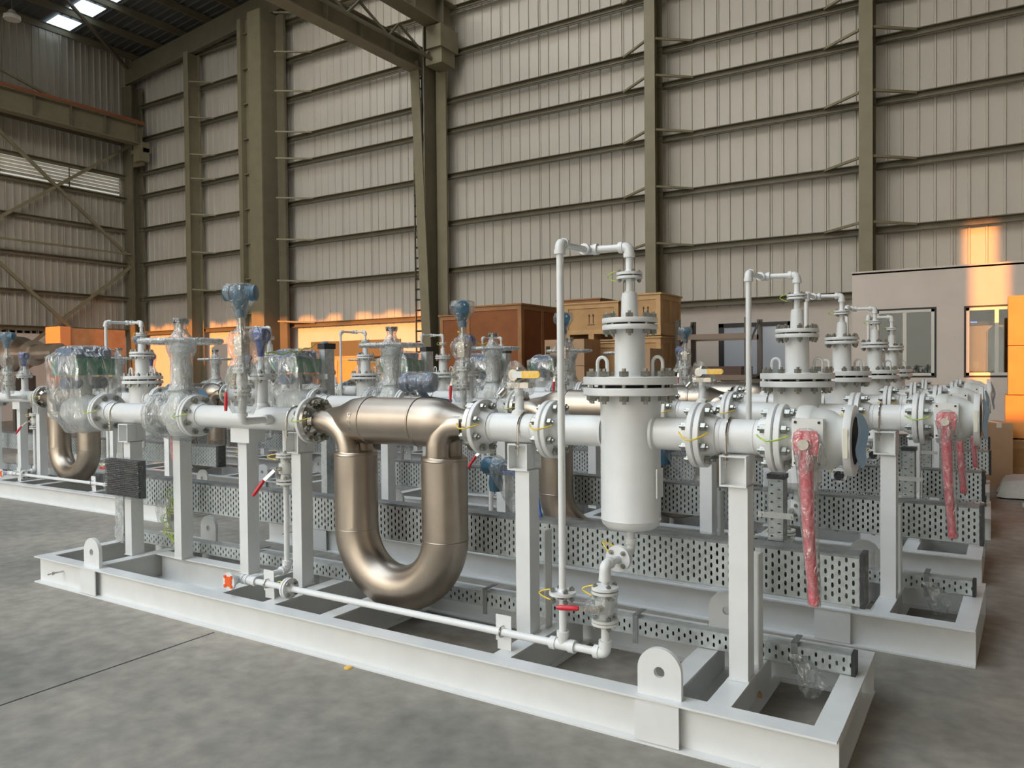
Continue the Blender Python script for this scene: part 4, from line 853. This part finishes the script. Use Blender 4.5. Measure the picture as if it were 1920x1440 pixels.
# corner column with crane bracket
t = thing('steel_column', (-28.0, 17.6, 0), 'dark olive corner column where left and back walls meet', 'column'); L = tuple(t.location)
MB().box(-28.38, -27.8, 17.35, 17.40, 0, 12.5).box(-28.25, -27.8, 17.75, 17.8, 0, 12.5).box(-28.05, -28.0, 17.4, 17.75, 0, 12.5).build('column_shaft', OLIVE, t, L, smooth=False)
MB().box(-27.8, -27.0, 17.3, 17.6, 9.85, 10.0).box(-27.8, -27.2, 17.4, 17.5, 9.4, 10.0).box(-27.45, -27.0, 17.2, 17.55, 9.5, 10.2).build('crane_bracket', OLIVE2, t, L, smooth=False)
# big built-up column
t = thing('crane_column', (-20.6, 17.2, 0), 'broad built-up olive column rising through the left of back wall', 'column'); L = tuple(t.location)
MB().box(-21.25, -21.08, 17.0, 17.45, 0, 13.2).build('left_flange', OLIVE2, t, L, smooth=False)
MB().box(-21.08, -20.5, 17.2, 17.24, 0, 13.2).build('web', OLIVE2, t, L, smooth=False)
for k in range(11): MB().box(-21.08, -20.5, 17.08, 17.2, 1.2 + k * 1.15, 1.23 + k * 1.15).build('stiffener_plate', OLIVE2, t, L, smooth=False)
MB().box(-20.55, -19.95, 16.85, 16.9, 0, 13.2).build('front_plate', OLIVE2, t, L, smooth=False)
MB().box(-20.0, -19.95, 16.9, 17.5, 0, 13.2).box(-19.95, -19.6, 17.5, 17.6, 0, 13.2).build('side_plate', OLIVE, t, L, smooth=False)
for z in GZ: MB().bar((-19.7, 17.2, z + .12), (-18.6, WY - .24, z + .06), .05, .05).build('fly_brace', OLIVE2, t, L, smooth=False)
# middle crane column (tapered pair of legs)
t = thing('crane_column', (-13.6, 17.3, 0), 'twin-leg olive column carrying the overhead crane beam', 'column'); L = tuple(t.location)
MB().bar((-13.35, 17.0, 0), (-13.78, 17.0, 10.2), .30, .04, upv=(0, 1, 0)).build('front_leg', OLIVE2, t, L, smooth=False)
MB().box(-13.5, -13.46, 17.02, 17.6, 0, 13.8).build('web', OLIVE, t, L, smooth=False)
MB().box(-13.42, -13.08, 17.5, 17.56, 0, 13.8).build('rear_leg', OLIVE2, t, L, smooth=False)
MB().box(-13.3, -12.75, 16.9, 17.5, 9.95, 10.35).box(-13.2, -12.7, 16.8, 17.6, 10.35, 10.95).build('crane_bracket', OLIVE2, t, L, smooth=False)
# crane runway beams
def runway(x, z0, h, lab, y1=17.4, rail=False, w=.42):
    t = thing('crane_runway_beam', (x, 8, z0), lab, 'beam'); L = tuple(t.location)
    MB().ibeam((x, -11, z0), (x, y1, z0), w, h, .03, .02).build('girder', OLIVE2, t, L, smooth=False)
    m = MB()
    for k in range(24): m.box(x - w * .45, x + w * .45, -10.5 + k * 1.2, -10.48 + k * 1.2, z0 + .03, z0 + h - .03)
    m.build('stiffener_plates', OLIVE, t, L, smooth=False)
    if rail: MB().box(x + .08, x + .24, -11, y1, z0 + h, z0 + h + .10).build('rail', RUST, t, L, smooth=False)
runway(-13.75, 9.95, .62, 'olive overhead beam ending on the twin-leg column')
runway(-13.05, 11.0, .75, 'upper olive crane girder reaching over the twin-leg column', 17.7, w=.5)
runway(-27.2, 10.1, .75, 'olive crane girder with rust-red rail along left end wall', rail=True)
m = MB()
for k in range(14): m.bar((-13.4, 17.4 - k * 1.5, 10.75), (-13.1, 16.65 - k * 1.5, 10.1), .05, .05).bar((-13.1, 16.65 - k * 1.5, 10.1), (-13.4, 15.9 - k * 1.5, 10.75), .05, .05)
m.bar((-13.1, -10, 10.1), (-13.1, 17.3, 10.1), .07, .07); tag(m.build('lattice_beam', OLIVE, smooth=False), 'thin zigzag lattice beam beside the overhead beam', 'beam')
# left wall bracing and louver
for a, b, lab in (((-28.05, 12.0, 6.2), (-28.05, 17.5, 10.3), 'diagonal brace rising right to the crane bracket'), ((-28.02, 10.6, 11.5), (-28.02, 17.5, 5.85), 'long diagonal brace falling right below the louver'), ((-28.05, 12.0, 1.2), (-28.05, 17.5, 5.75), 'lower diagonal brace rising right towards corner column'), ((-28.0, 10.2, 7.6), (-28.0, 16.5, 1.9), 'lower diagonal brace falling right behind the orange crate')):
    tag(MB().bar(a, b, .10, .10, upv=AXX).build('wall_brace', OLIVE2, smooth=False), lab, 'brace', None)
tag(MB().bar((-27.5, 9, 12.5), (-27.5, 15.0, 10.9), .08, .08).build('wall_brace', OLIVE2, smooth=False), 'short brace above the rusty rail at upper left', 'brace')
tag(MB().bar((-27.9, -11, 6.1), (-27.9, 17.3, 6.1), .06, .06).build('tie_bar', OLIVE2, smooth=False), 'thin horizontal tie bar across left end wall', 'bar')
t = thing('louver_window', (WX + .15, 12, 8.3), 'long white slatted louver high on left end wall', 'louver'); L = tuple(t.location)
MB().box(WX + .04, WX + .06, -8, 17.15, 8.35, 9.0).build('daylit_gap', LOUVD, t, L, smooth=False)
for k in range(5):
    z = 8.40 + k * .12; MB().add([(WX + .07, -8, z), (WX + .16, -8, z + .07), (WX + .16, 17.15, z + .07), (WX + .07, 17.15, z), (WX + .07, -8, z + .006), (WX + .16, -8, z + .076), (WX + .16, 17.15, z + .076), (WX + .07, 17.15, z + .006)], [(0, 1, 2, 3), (7, 6, 5, 4), (0, 4, 5, 1), (1, 5, 6, 2), (2, 6, 7, 3), (3, 7, 4, 0)]).build('louver_blade', LOUV, t, L, smooth=False)
for y in (12.9, 15.2): MB().box(WX + .17, WX + .2, y, y + .03, 8.3, 9.0).build('louver_mullion', OLIVE, t, L, smooth=False)
# caged ladder
t = thing('wall_ladder', (-14.1, 17.5, 0), 'dark ladder climbing the wall beside the twin-leg column', 'ladder'); L = tuple(t.location)
for x in (-14.22, -13.92): MB().box(x, x + .03, 17.45, 17.5, 1.0, 10.0).build('rail', BLACK if x > -14 else OLIVE, t, L, smooth=False)
for k in range(30): MB().box(-14.2, -13.9, 17.44, 17.50, 1.2 + k * .3, 1.245 + k * .3).build('rung', BLACK, t, L, smooth=False)
# high-bay lamp
t = thing('high_bay_lamp', (-26.3, 12.5, 12.9), 'white round high-bay lamp hanging at upper left', 'lamp'); L = tuple(t.location)
MB().lathe((-26.3, 12.5, 12.75), AXZ, [(0, .23), (.03, .25), (.12, .24), (.16, .16), (.3, .08)], 20).build('lamp_housing', LOUV, t, L)
MB().cyl((-26.3, 12.5, 13.0), (-26.3, 12.5, 13.85), .012, 6).build('hanger', OLIVE, t, L)
# open front side: the low sun only reaches in through gaps in an added, unseen screen
YS = -45.0
def proj(x, z, y0):   # where the sun ray that reaches (x, y0, z) crosses the added sun screen
    k = (y0 - YS); return x - SUN_DX * k, z + k * math.tan(SUN_E) * math.hypot(1, SUN_DX)
xl, zt = proj(-28.2, 3.28, WY); xr_, zb = proj(-14.2, 1.0, WY)
rx0, _ = proj(-.37, 4.4, 15.5); rx1, _ = proj(.18, 4.4, 15.5); _, rzt = proj(0, 4.4, WY)
scr = MB(); y0, y1 = YS - .3, YS; HT = 21.0
scr.box(-75, xl, y0, y1, 0, HT); scr.box(xl, xr_, y0, y1, 0, zb)
k = 0; xx = xl
while xx < xr_:
    x2 = min(xx + .62, xr_); h = .1 * (1 + math.sin(k * 2.1)) if k % 2 else .28; scr.box(xx, x2, y0, y1, zt + h - .15, HT); xx = x2; k += 1
scr.box(xr_, rx0, y0, y1, 0, HT); scr.box(rx0, rx1, y0, y1, rzt, HT).box(rx0, rx1, y0, y1, 0, proj(0, .85, 13.0)[1]); scr.box(rx1 + .0, 70, y0, y1, 0, HT)
struct('sun_screen', scr, SHEET)
struct('light_block_front_left', MB().box(WX - .2, -20, -11.2, -11, 6.0, 17), SHEET)  # added out of view to darken the left of the hall
struct('light_block_right', MB().box(14.0, 14.2, -11, WY, 0, 18), SHEET)  # added out of view to cut light from the right
struct('light_block_front_right', MB().box(5.0, 14.2, -11.2, -11, 0, 7.4).box(-5.0, 14.2, -11.2, -11, 7.4, 17).box(2.8, 5.0, -11.2, -11, 4.6, 7.4), SHEET)  # unseen pieces added and shaped to dim the right side

# ------------------------------------------------------------------ office block and openings
struct('wall_office', MB().box(-2.27, -1.87, 15.5, 15.65, 0, 3.31).box(-.93, -.45, 15.5, 15.65, 0, 3.31).box(-1.87, -.93, 15.5, 15.65, 2.60, 3.31).box(-1.87, -.93, 15.5, 15.65, 0, 1.42).box(-.45, .45, 15.5, 15.65, 2.59, 3.31).box(-.45, .45, 15.5, 15.65, 0, 1.42).box(.45, 8, 15.5, 15.65, 0, 3.31).box(-2.27, -2.12, 15.65, 17.9, 0, 3.31).box(-2.27, 8, 15.5, 17.9, 3.28, 3.34), PLASTER)
def window(n, x0, x1, z0, z1, y):
    fr = MB(); w = .05
    fr.box(x0, x1, y - .02, y + .04, z1 - w, z1).box(x0, x1, y - .02, y + .04, z0, z0 + w).box(x0, x0 + w, y - .02, y + .04, z0, z1).box(x1 - w, x1, y - .02, y + .04, z0, z1)
    xm = (x0 + x1) / 2; fr.box(xm - .03, xm + .03, y - .015, y + .03, z0, z1)
    o = struct('window_%d' % n, fr, ALU)
    sr = MB().box(x0 - .03, x1 + .03, y - .028, y - .005, z1, z1 + .03).box(x0 - .03, x1 + .03, y - .028, y - .005, z0 - .03, z0).box(x0 - .03, x0, y - .028, y - .005, z0, z1).box(x1, x1 + .03, y - .028, y - .005, z0, z1)
    sr.build('dark_seal', GASKET, o, smooth=False)
    p = MB().box(x0 + w, x1 - w, y + .005, y + .012, z0 + w, z1 - w).build('pane', PANE, o, smooth=False)
    return o
window(1, -1.87, -.93, 1.42, 2.60, 15.52); window(2, -.45, .45, 1.42, 2.59, 15.52)
# inside the office: back partition, cupboard and shelf glimpsed through the panes
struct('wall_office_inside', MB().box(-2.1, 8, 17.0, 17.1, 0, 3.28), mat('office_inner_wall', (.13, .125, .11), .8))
t = thing('metal_cupboard', (-.2, 16.3, 0), 'pale metal cupboard behind the right-hand office window', 'cupboard'); L = tuple(t.location)
MB().box(-.42, .1, 16.1, 16.5, 0, 2.3).build('cupboard_body', PLASTER, t, L, smooth=False)
MB().box(-.16, -.155, 16.09, 16.1, .1, 2.2).build('door_gap', GASKET, t, L, smooth=False)
MB().box(-.36, -.27, 16.085, 16.1, 1.55, 1.66).build('notice', STICK, t, L, smooth=False)
tag(MB().box(-.40, -.30, 16.09, 16.1, 2.36, 2.375).build('indicator_light', emis('blue_led', (.1, .2, 1), 4)), 'tiny blue indicator light behind the right office window', 'light')
# window in the back wall dado with dark frame
fr = MB()
x0, x1, z0, z1 = -5.52, -3.9, 1.3, 2.62
fr.box(x0, x1, 17.93, 17.975, z1 - .09, z1).box(x0, x1, 17.93, 17.975, z0, z0 + .09).box(x0, x0 + .12, 17.93, 17.975, z0, z1).box(x1 - .06, x1, 17.93, 17.975, z0, z1)
o = struct('window_3', fr, BLACK); MB().box(x0 + .1, x1 - .05, 17.955, 17.97, z0 + .08, z1 - .08).build('pane', mat('hazy_window', (.50, .54, .60), .15), o, smooth=False)
fr = MB().box(-19.0, -15.2, 17.94, 17.975, 1.2, 2.55); o = struct('window_4', fr, mat('dark_roller_door', (.16, .14, .08), .5))

# ------------------------------------------------------------------ goods along the back wall
def crate(name, x0, x1, y0, y1, z0, z1, face, batten, lab, cat='crate', group=None, arrows=False, pallet=True, rz=0):
    c = Vector(((x0 + x1) / 2, (y0 + y1) / 2, z0)); t = thing(name, c, lab, cat, group, rz); L = tuple(c); p = .14 if pallet else 0
    MB().box(x0 + .02, x1 - .02, y0 + .02, y1 - .02, z0 + p, z1 - .03).build('panel_box', face, t, L, smooth=False)
    b = MB(); w = .09
    for x in (x0, x1 - w): b.box(x, x + w, y0, y0 + .03, z0 + p, z1 - .03)
    for z in (z0 + p, z1 - w - .03): b.box(x0 + w, x1 - w, y0, y0 + .03, z, z + w)
    for y in (y0 + .031, y1 - w, (y0 + y1) / 2 - w / 2): b.box(x1 - .03, x1, y, y + w, z0 + p, z1 - .03)
    for z in (z0 + p, z1 - w - .03): b.box(x1 - .028, x1 - .002, y0 + w, y1 - w, z, z + w)
    b.build('batten_frame', batten, t, L, smooth=False)
    MB().box(x0 - .03, x1 + .03, y0 - .03, y1 + .03, z1 - .03, z1).build('lid', batten, t, L, smooth=False)
    if pallet:
        m = MB()
        for k in range(3): xx = x0 + (x1 - x0 - .12) * k / 2; m.box(xx, xx + .12, y0 + .01, y1 - .01, z0, z0 + p)
        m.box(x0, x1, y0 + .005, y0 + .1, z0, z0 + .025); m.build('pallet_blocks', batten, t, L, smooth=False)
    if arrows:
        xc, zc = x0 + (x1 - x0) * arrows, (z0 + z1) / 2 + .05; m = MB(); y = y0 + .016
        for s in (-.045, .045):
            m.box(xc + s - .008, xc + s + .008, y, y + .005, zc - .09, zc + .07); m.add([(xc + s - .025, y, zc + .06), (xc + s + .025, y, zc + .06), (xc + s, y, zc + .11)], [(0, 1, 2)])
        m.box(xc - .08, xc + .08, y, y + .005, zc - .12, zc - .105); m.build('up_arrows_mark', INK, t, L, smooth=False)
    return t
crate('plywood_crate', -11.0, -9.95, 14.4, 15.6, 1.3, 2.87, PLY, PLYF, 'dark plywood crate left of the biggest one, up-arrows stencilled', arrows=.35)
crate('plywood_crate', -9.75, -8.35, 13.7, 15.5, 1.42, 2.97, PLY, PLYF, 'biggest dark plywood crate, its corner turned to the room')
crate('plywood_crate', -9.75, -8.35, 13.7, 15.5, .0, 1.38, PLY, PLYF, 'plywood crate underneath the biggest dark one')
crate('plywood_crate', -11.05, -10.0, 14.4, 15.6, 0, 1.28, PLY, PLYF, 'plywood crate underneath the arrow-marked dark one')
crate('plywood_crate', -8.7, -7.6, 15.9, 17.2, 0, 3.2, PLY, PLYF, 'low dark plywood crate half hidden behind, left of the pine crates')
crate('pine_crate', -7.5, -6.3, 14.0, 15.0, 2.15, 2.93, PINE, PINEF, 'upper pine crate with two up-arrows beside the strainer top', arrows=.5)
crate('pine_crate', -7.5, -6.3, 14.0, 15.0, 1.2, 2.13, PINE, PINEF, 'pine crate below the one with two up-arrows')
crate('pine_crate', -6.1, -5.35, 13.8, 14.9, 2.22, 3.02, PINE, PINEF, 'topmost pine crate at right end of the stack', arrows=.6)
crate('pine_crate', -6.1, -5.35, 13.8, 14.9, 1.42, 2.2, PINE, PINEF, 'middle pine crate at right end of the stack')
crate('pine_crate', -6.15, -5.35, 13.8, 14.9, 0.3, 1.4, PINE, PINEF, 'bottom pine crate at right end of the stack')
crate('pine_crate', -7.5, -6.25, 14.0, 15.0, 0, 1.18, PINE, PINEF, 'lowest pine crate under the arrow-marked stack')
tag(MB().box(-6.15, -5.35, 13.8, 14.9, 0, .29).build('wooden_pallet', PINEF, smooth=False), 'wooden pallet under the right-hand pine crates', 'pallet')
def carton(x0, x1, y0, y1, z0, z1, lab, m=CARD, mark=True, name='cardboard_box', rz=0):
    c = Vector(((x0 + x1) / 2, (y0 + y1) / 2, z0)); t = thing(name, c, lab, 'box', None, rz); L = tuple(c)
    b = MB().box(x0, x1, y0, y1, z0, z1); b.build('carton_body', m, t, L, smooth=False)
    MB().box((x0 + x1) / 2 - .03, (x0 + x1) / 2 + .03, y0 - .002, y1 + .002, z1 - .06, z1 + .002).build('tape', STICK, t, L, smooth=False)
    if mark: MB().box(x0 + .03, x0 + .12, y0 - .003, y0, z0 + (z1 - z0) * .45, z0 + (z1 - z0) * .75).build('printed_mark', INK, t, L, smooth=False)
carton(-7.4, -6.55, 13.0, 13.7, 1.66, 2.16, 'upper cardboard box left of the strainer, in front of pine crates')
carton(-7.4, -6.55, 13.0, 13.7, 1.14, 1.65, 'second cardboard box down, in front of pine crates')
carton(-7.4, -6.55, 13.0, 13.7, .57, 1.13, 'third cardboard box down, in front of pine crates')
carton(-7.4, -6.55, 13.0, 13.7, 0, .56, 'lowest cardboard box in front of pine crates')
carton(-5.9, -5.2, 12.9, 13.5, 1.2, 1.95, 'cardboard box just right of the strainer neck, under pine crates')
carton(-5.9, -5.2, 12.9, 13.5, 0, 1.19, 'cardboard box at floor level right of the strainer')
# steel rack with beams
t = thing('pallet_rack', (-4.4, 14.6, 0), 'dark perforated steel pallet rack in front of the office', 'rack'); L = tuple(t.location)
for x in (-3.93, -5.25):
    for y in (14.3, 15.2): MB().box(x, x + .09, y, y + .07, 0, 2.52).build('upright', RACKM, t, L, smooth=False)
    m = MB()
    for k in range(4): m.bar((x + .045, 14.35, .3 + k * .55), (x + .045, 15.2, .6 + k * .55 + (.25 if k % 2 else -.25)), .03, .03)
    m.build('rack_bracing', RACKM, t, L, smooth=False)
BB = mat('brown_beam', (.26, .19, .14), .5)
for z in (2.19, 1.42):
    for yy in (14.28, 15.2): MB().box(-5.2, -3.9, yy, yy + .05, z - .06, z + .04).build('shelf_beam', BB, t, L, smooth=False)
t = tag(MB().box(-5.1, -4.0, 14.35, 15.15, 1.46, 1.62).build('flat_brown_package', mat('dark_brown_wrap', (.10, .05, .035), .5), smooth=False), 'dark brown package lying on the rack shelf', 'package')
# right-hand side goods
carton(.13, 1.0, 12.3, 13.0, 1.86, 2.52, 'topmost sunlit orange carton at right edge', CARDO, False)
carton(.13, 1.0, 12.3, 13.0, 1.2, 1.85, 'second sunlit orange carton at right edge', CARDO, False)
carton(.10, 1.0, 12.3, 13.0, .62, 1.19, 'third sunlit orange carton at right edge', CARDO, False)
crate('pine_crate', .05, 1.0, 12.3, 13.1, 0, .6, PINE, PINEF, 'low pine crate under the sunlit cartons')
carton(-.22, .10, 11.9, 12.5, .0, .84, 'cardboard box standing left of the sunlit carton stack', CARD, False, rz=.3)
t = thing('insulation_roll', (.45, 11.3, .12), 'flat grey insulation bundle on floor before the cartons', 'roll'); L = tuple(t.location)
hull([(.0, 10.9, .02), (1.6, 10.7, .02), (0, 11.5, .02), (1.6, 11.9, .02), (.05, 11, .2), (1.6, 10.9, .42), (.1, 11.4, .22), (1.6, 11.8, .46)], 4, .02, 4).build('bundle', QUILT, t, L)
tag(MB().cyl((.25, 10.3, .03), (1.6, 10.6, .03), .03, 12).build('white_tube', STICK), 'white tube lying on the floor at right edge', 'tube')
tag(MB().box(-1.8, -.75, 11.4, 12.2, 1.22, 1.30).build('plywood_board', PLY, smooth=False), 'dark brown board lying behind the far valves', 'board')
t = thing('wooden_trestle', (-1.3, 11.8, 0), 'wooden trestle carrying the dark board', 'trestle'); L = tuple(t.location)
for x in (-1.7, -.85): MB().box(x, x + .08, 11.5, 12.1, 0, 1.2).build('leg', PINEF, t, L, smooth=False)
# left-hand background: orange wrapped crate and clad pipes
t = thing('sheeted_crate', (-23.3, 13.0, 0), 'tall crate under translucent orange sheeting at left', 'crate'); L = tuple(t.location)
MB().box(-23.65, -22.95, 12.05, 14.0, 0, 2.92).build('orange_sheeting', ORSHEET, t, L, smooth=False)
MB().box(-23.7, -22.9, 12.0, 12.3, 0, 2.96).build('corner_padding', mat('orange_foam', (.85, .33, .12), .6), t, L, smooth=False)
def bigpipe(p0, p1, r, lab):
    t = thing('metal_clad_pipe', Vector(p0), lab, 'pipe'); L = tuple(p0); a, u, v = frame(Vector(p1) - Vector(p0)); Ln = (Vector(p1) - Vector(p0)).length
    MB().cyl(p0, p1, r, 32).build('cladding', CLAD, t, L); 
    for k in range(int(Ln / .9) + 1): MB().lathe(Vector(p0) + a * k * .9, a, [(0, r + .002), (.01, r + .012), (.05, r + .012), (.06, r + .002)], 32).build('band', CHROME, t, L)
bigpipe((-25.5, 9.8, 2.08), (-19.9, 9.4, 2.08), .42, 'large metal-clad pipe at far left, lit orange')
t = [o for o in bpy.data.objects if o.name == 'metal_clad_pipe'][0]
MB().lathe((-19.9, 9.4, 2.08), (1, -.07, 0), [(0, .42), (.25, .40), (.55, .24), (.9, .22), (.91, .30), (.97, .30), (.98, .2), (2.2, .2)], 28).build('reducer', CLAD, t, tuple(t.location))
t = thing('pipe_stand', (-21, 9.7, 0), 'dark stand under the metal-clad pipe', 'stand'); L = tuple(t.location)
for a in (-22.5, -20.2): yy = 9.7; MB().box(a - .05, a + .05, yy - .25, yy + .25, 0, 1.55).build('stand_leg', RACKM, t, L, smooth=False)
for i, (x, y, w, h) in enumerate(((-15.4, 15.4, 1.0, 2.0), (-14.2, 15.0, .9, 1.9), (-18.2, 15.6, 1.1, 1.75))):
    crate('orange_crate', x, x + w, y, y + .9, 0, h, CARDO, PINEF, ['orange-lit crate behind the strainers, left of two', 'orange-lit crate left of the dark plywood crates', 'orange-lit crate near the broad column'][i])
# cables drooping between the wrapped transmitters
def droop(p, q, sag, lab, r=.0065, m=YG):
    p, q = Vector(p), Vector(q); pts = [p + (q - p) * k / 16 + Vector((0, 0, -sag * math.sin(PI * k / 16) + .010 * math.sin(k * 1.3))) for k in range(17)]
    tag(MB().tube(pts, r, 8).build('signal_cable', m), lab, 'cable')
droop((-4.12, 3.5, 1.72), (-5.65, 5.40, 1.86), .03, 'yellow-green cable from navy transmitter to the tall black-capped duct')
droop((-3.6, 4.95, 1.9), (-5.4, 8.2, 1.95), .06, 'yellow cable crossing in front of the dark plywood crates', .008, YW)
# loose scraps on the floor
tag(MB().lathe((-2.95, 3.02, 0.001), AXZ, [(0, .022), (.008, .02), (.012, .008)], 14).build('yellow_plug', YEL), 'small yellow plug lying against the nearest skid base', 'plug')
t = tag(MB().prism([(0, 0), (.05, 0), (.02, .05)], (-1.0, 3.75, .001), AXX, AXY, AXZ, .03).build('wood_chip', PINEF, smooth=False), 'wood chip on the floor inside the nearest skid', 'scrap')
# floor joints as thin dark grooves
for a, b in (((-9.5, 1.15), (-4.05, 3.03)),):
    pass
m = MB().bar((-4.07, -3, .0006), (-4.07, 3.02, .0006), .012, .001); o = m.build('floor_joint', GASKET, smooth=False); o['kind'] = 'structure'; o.name = 'trim_1'
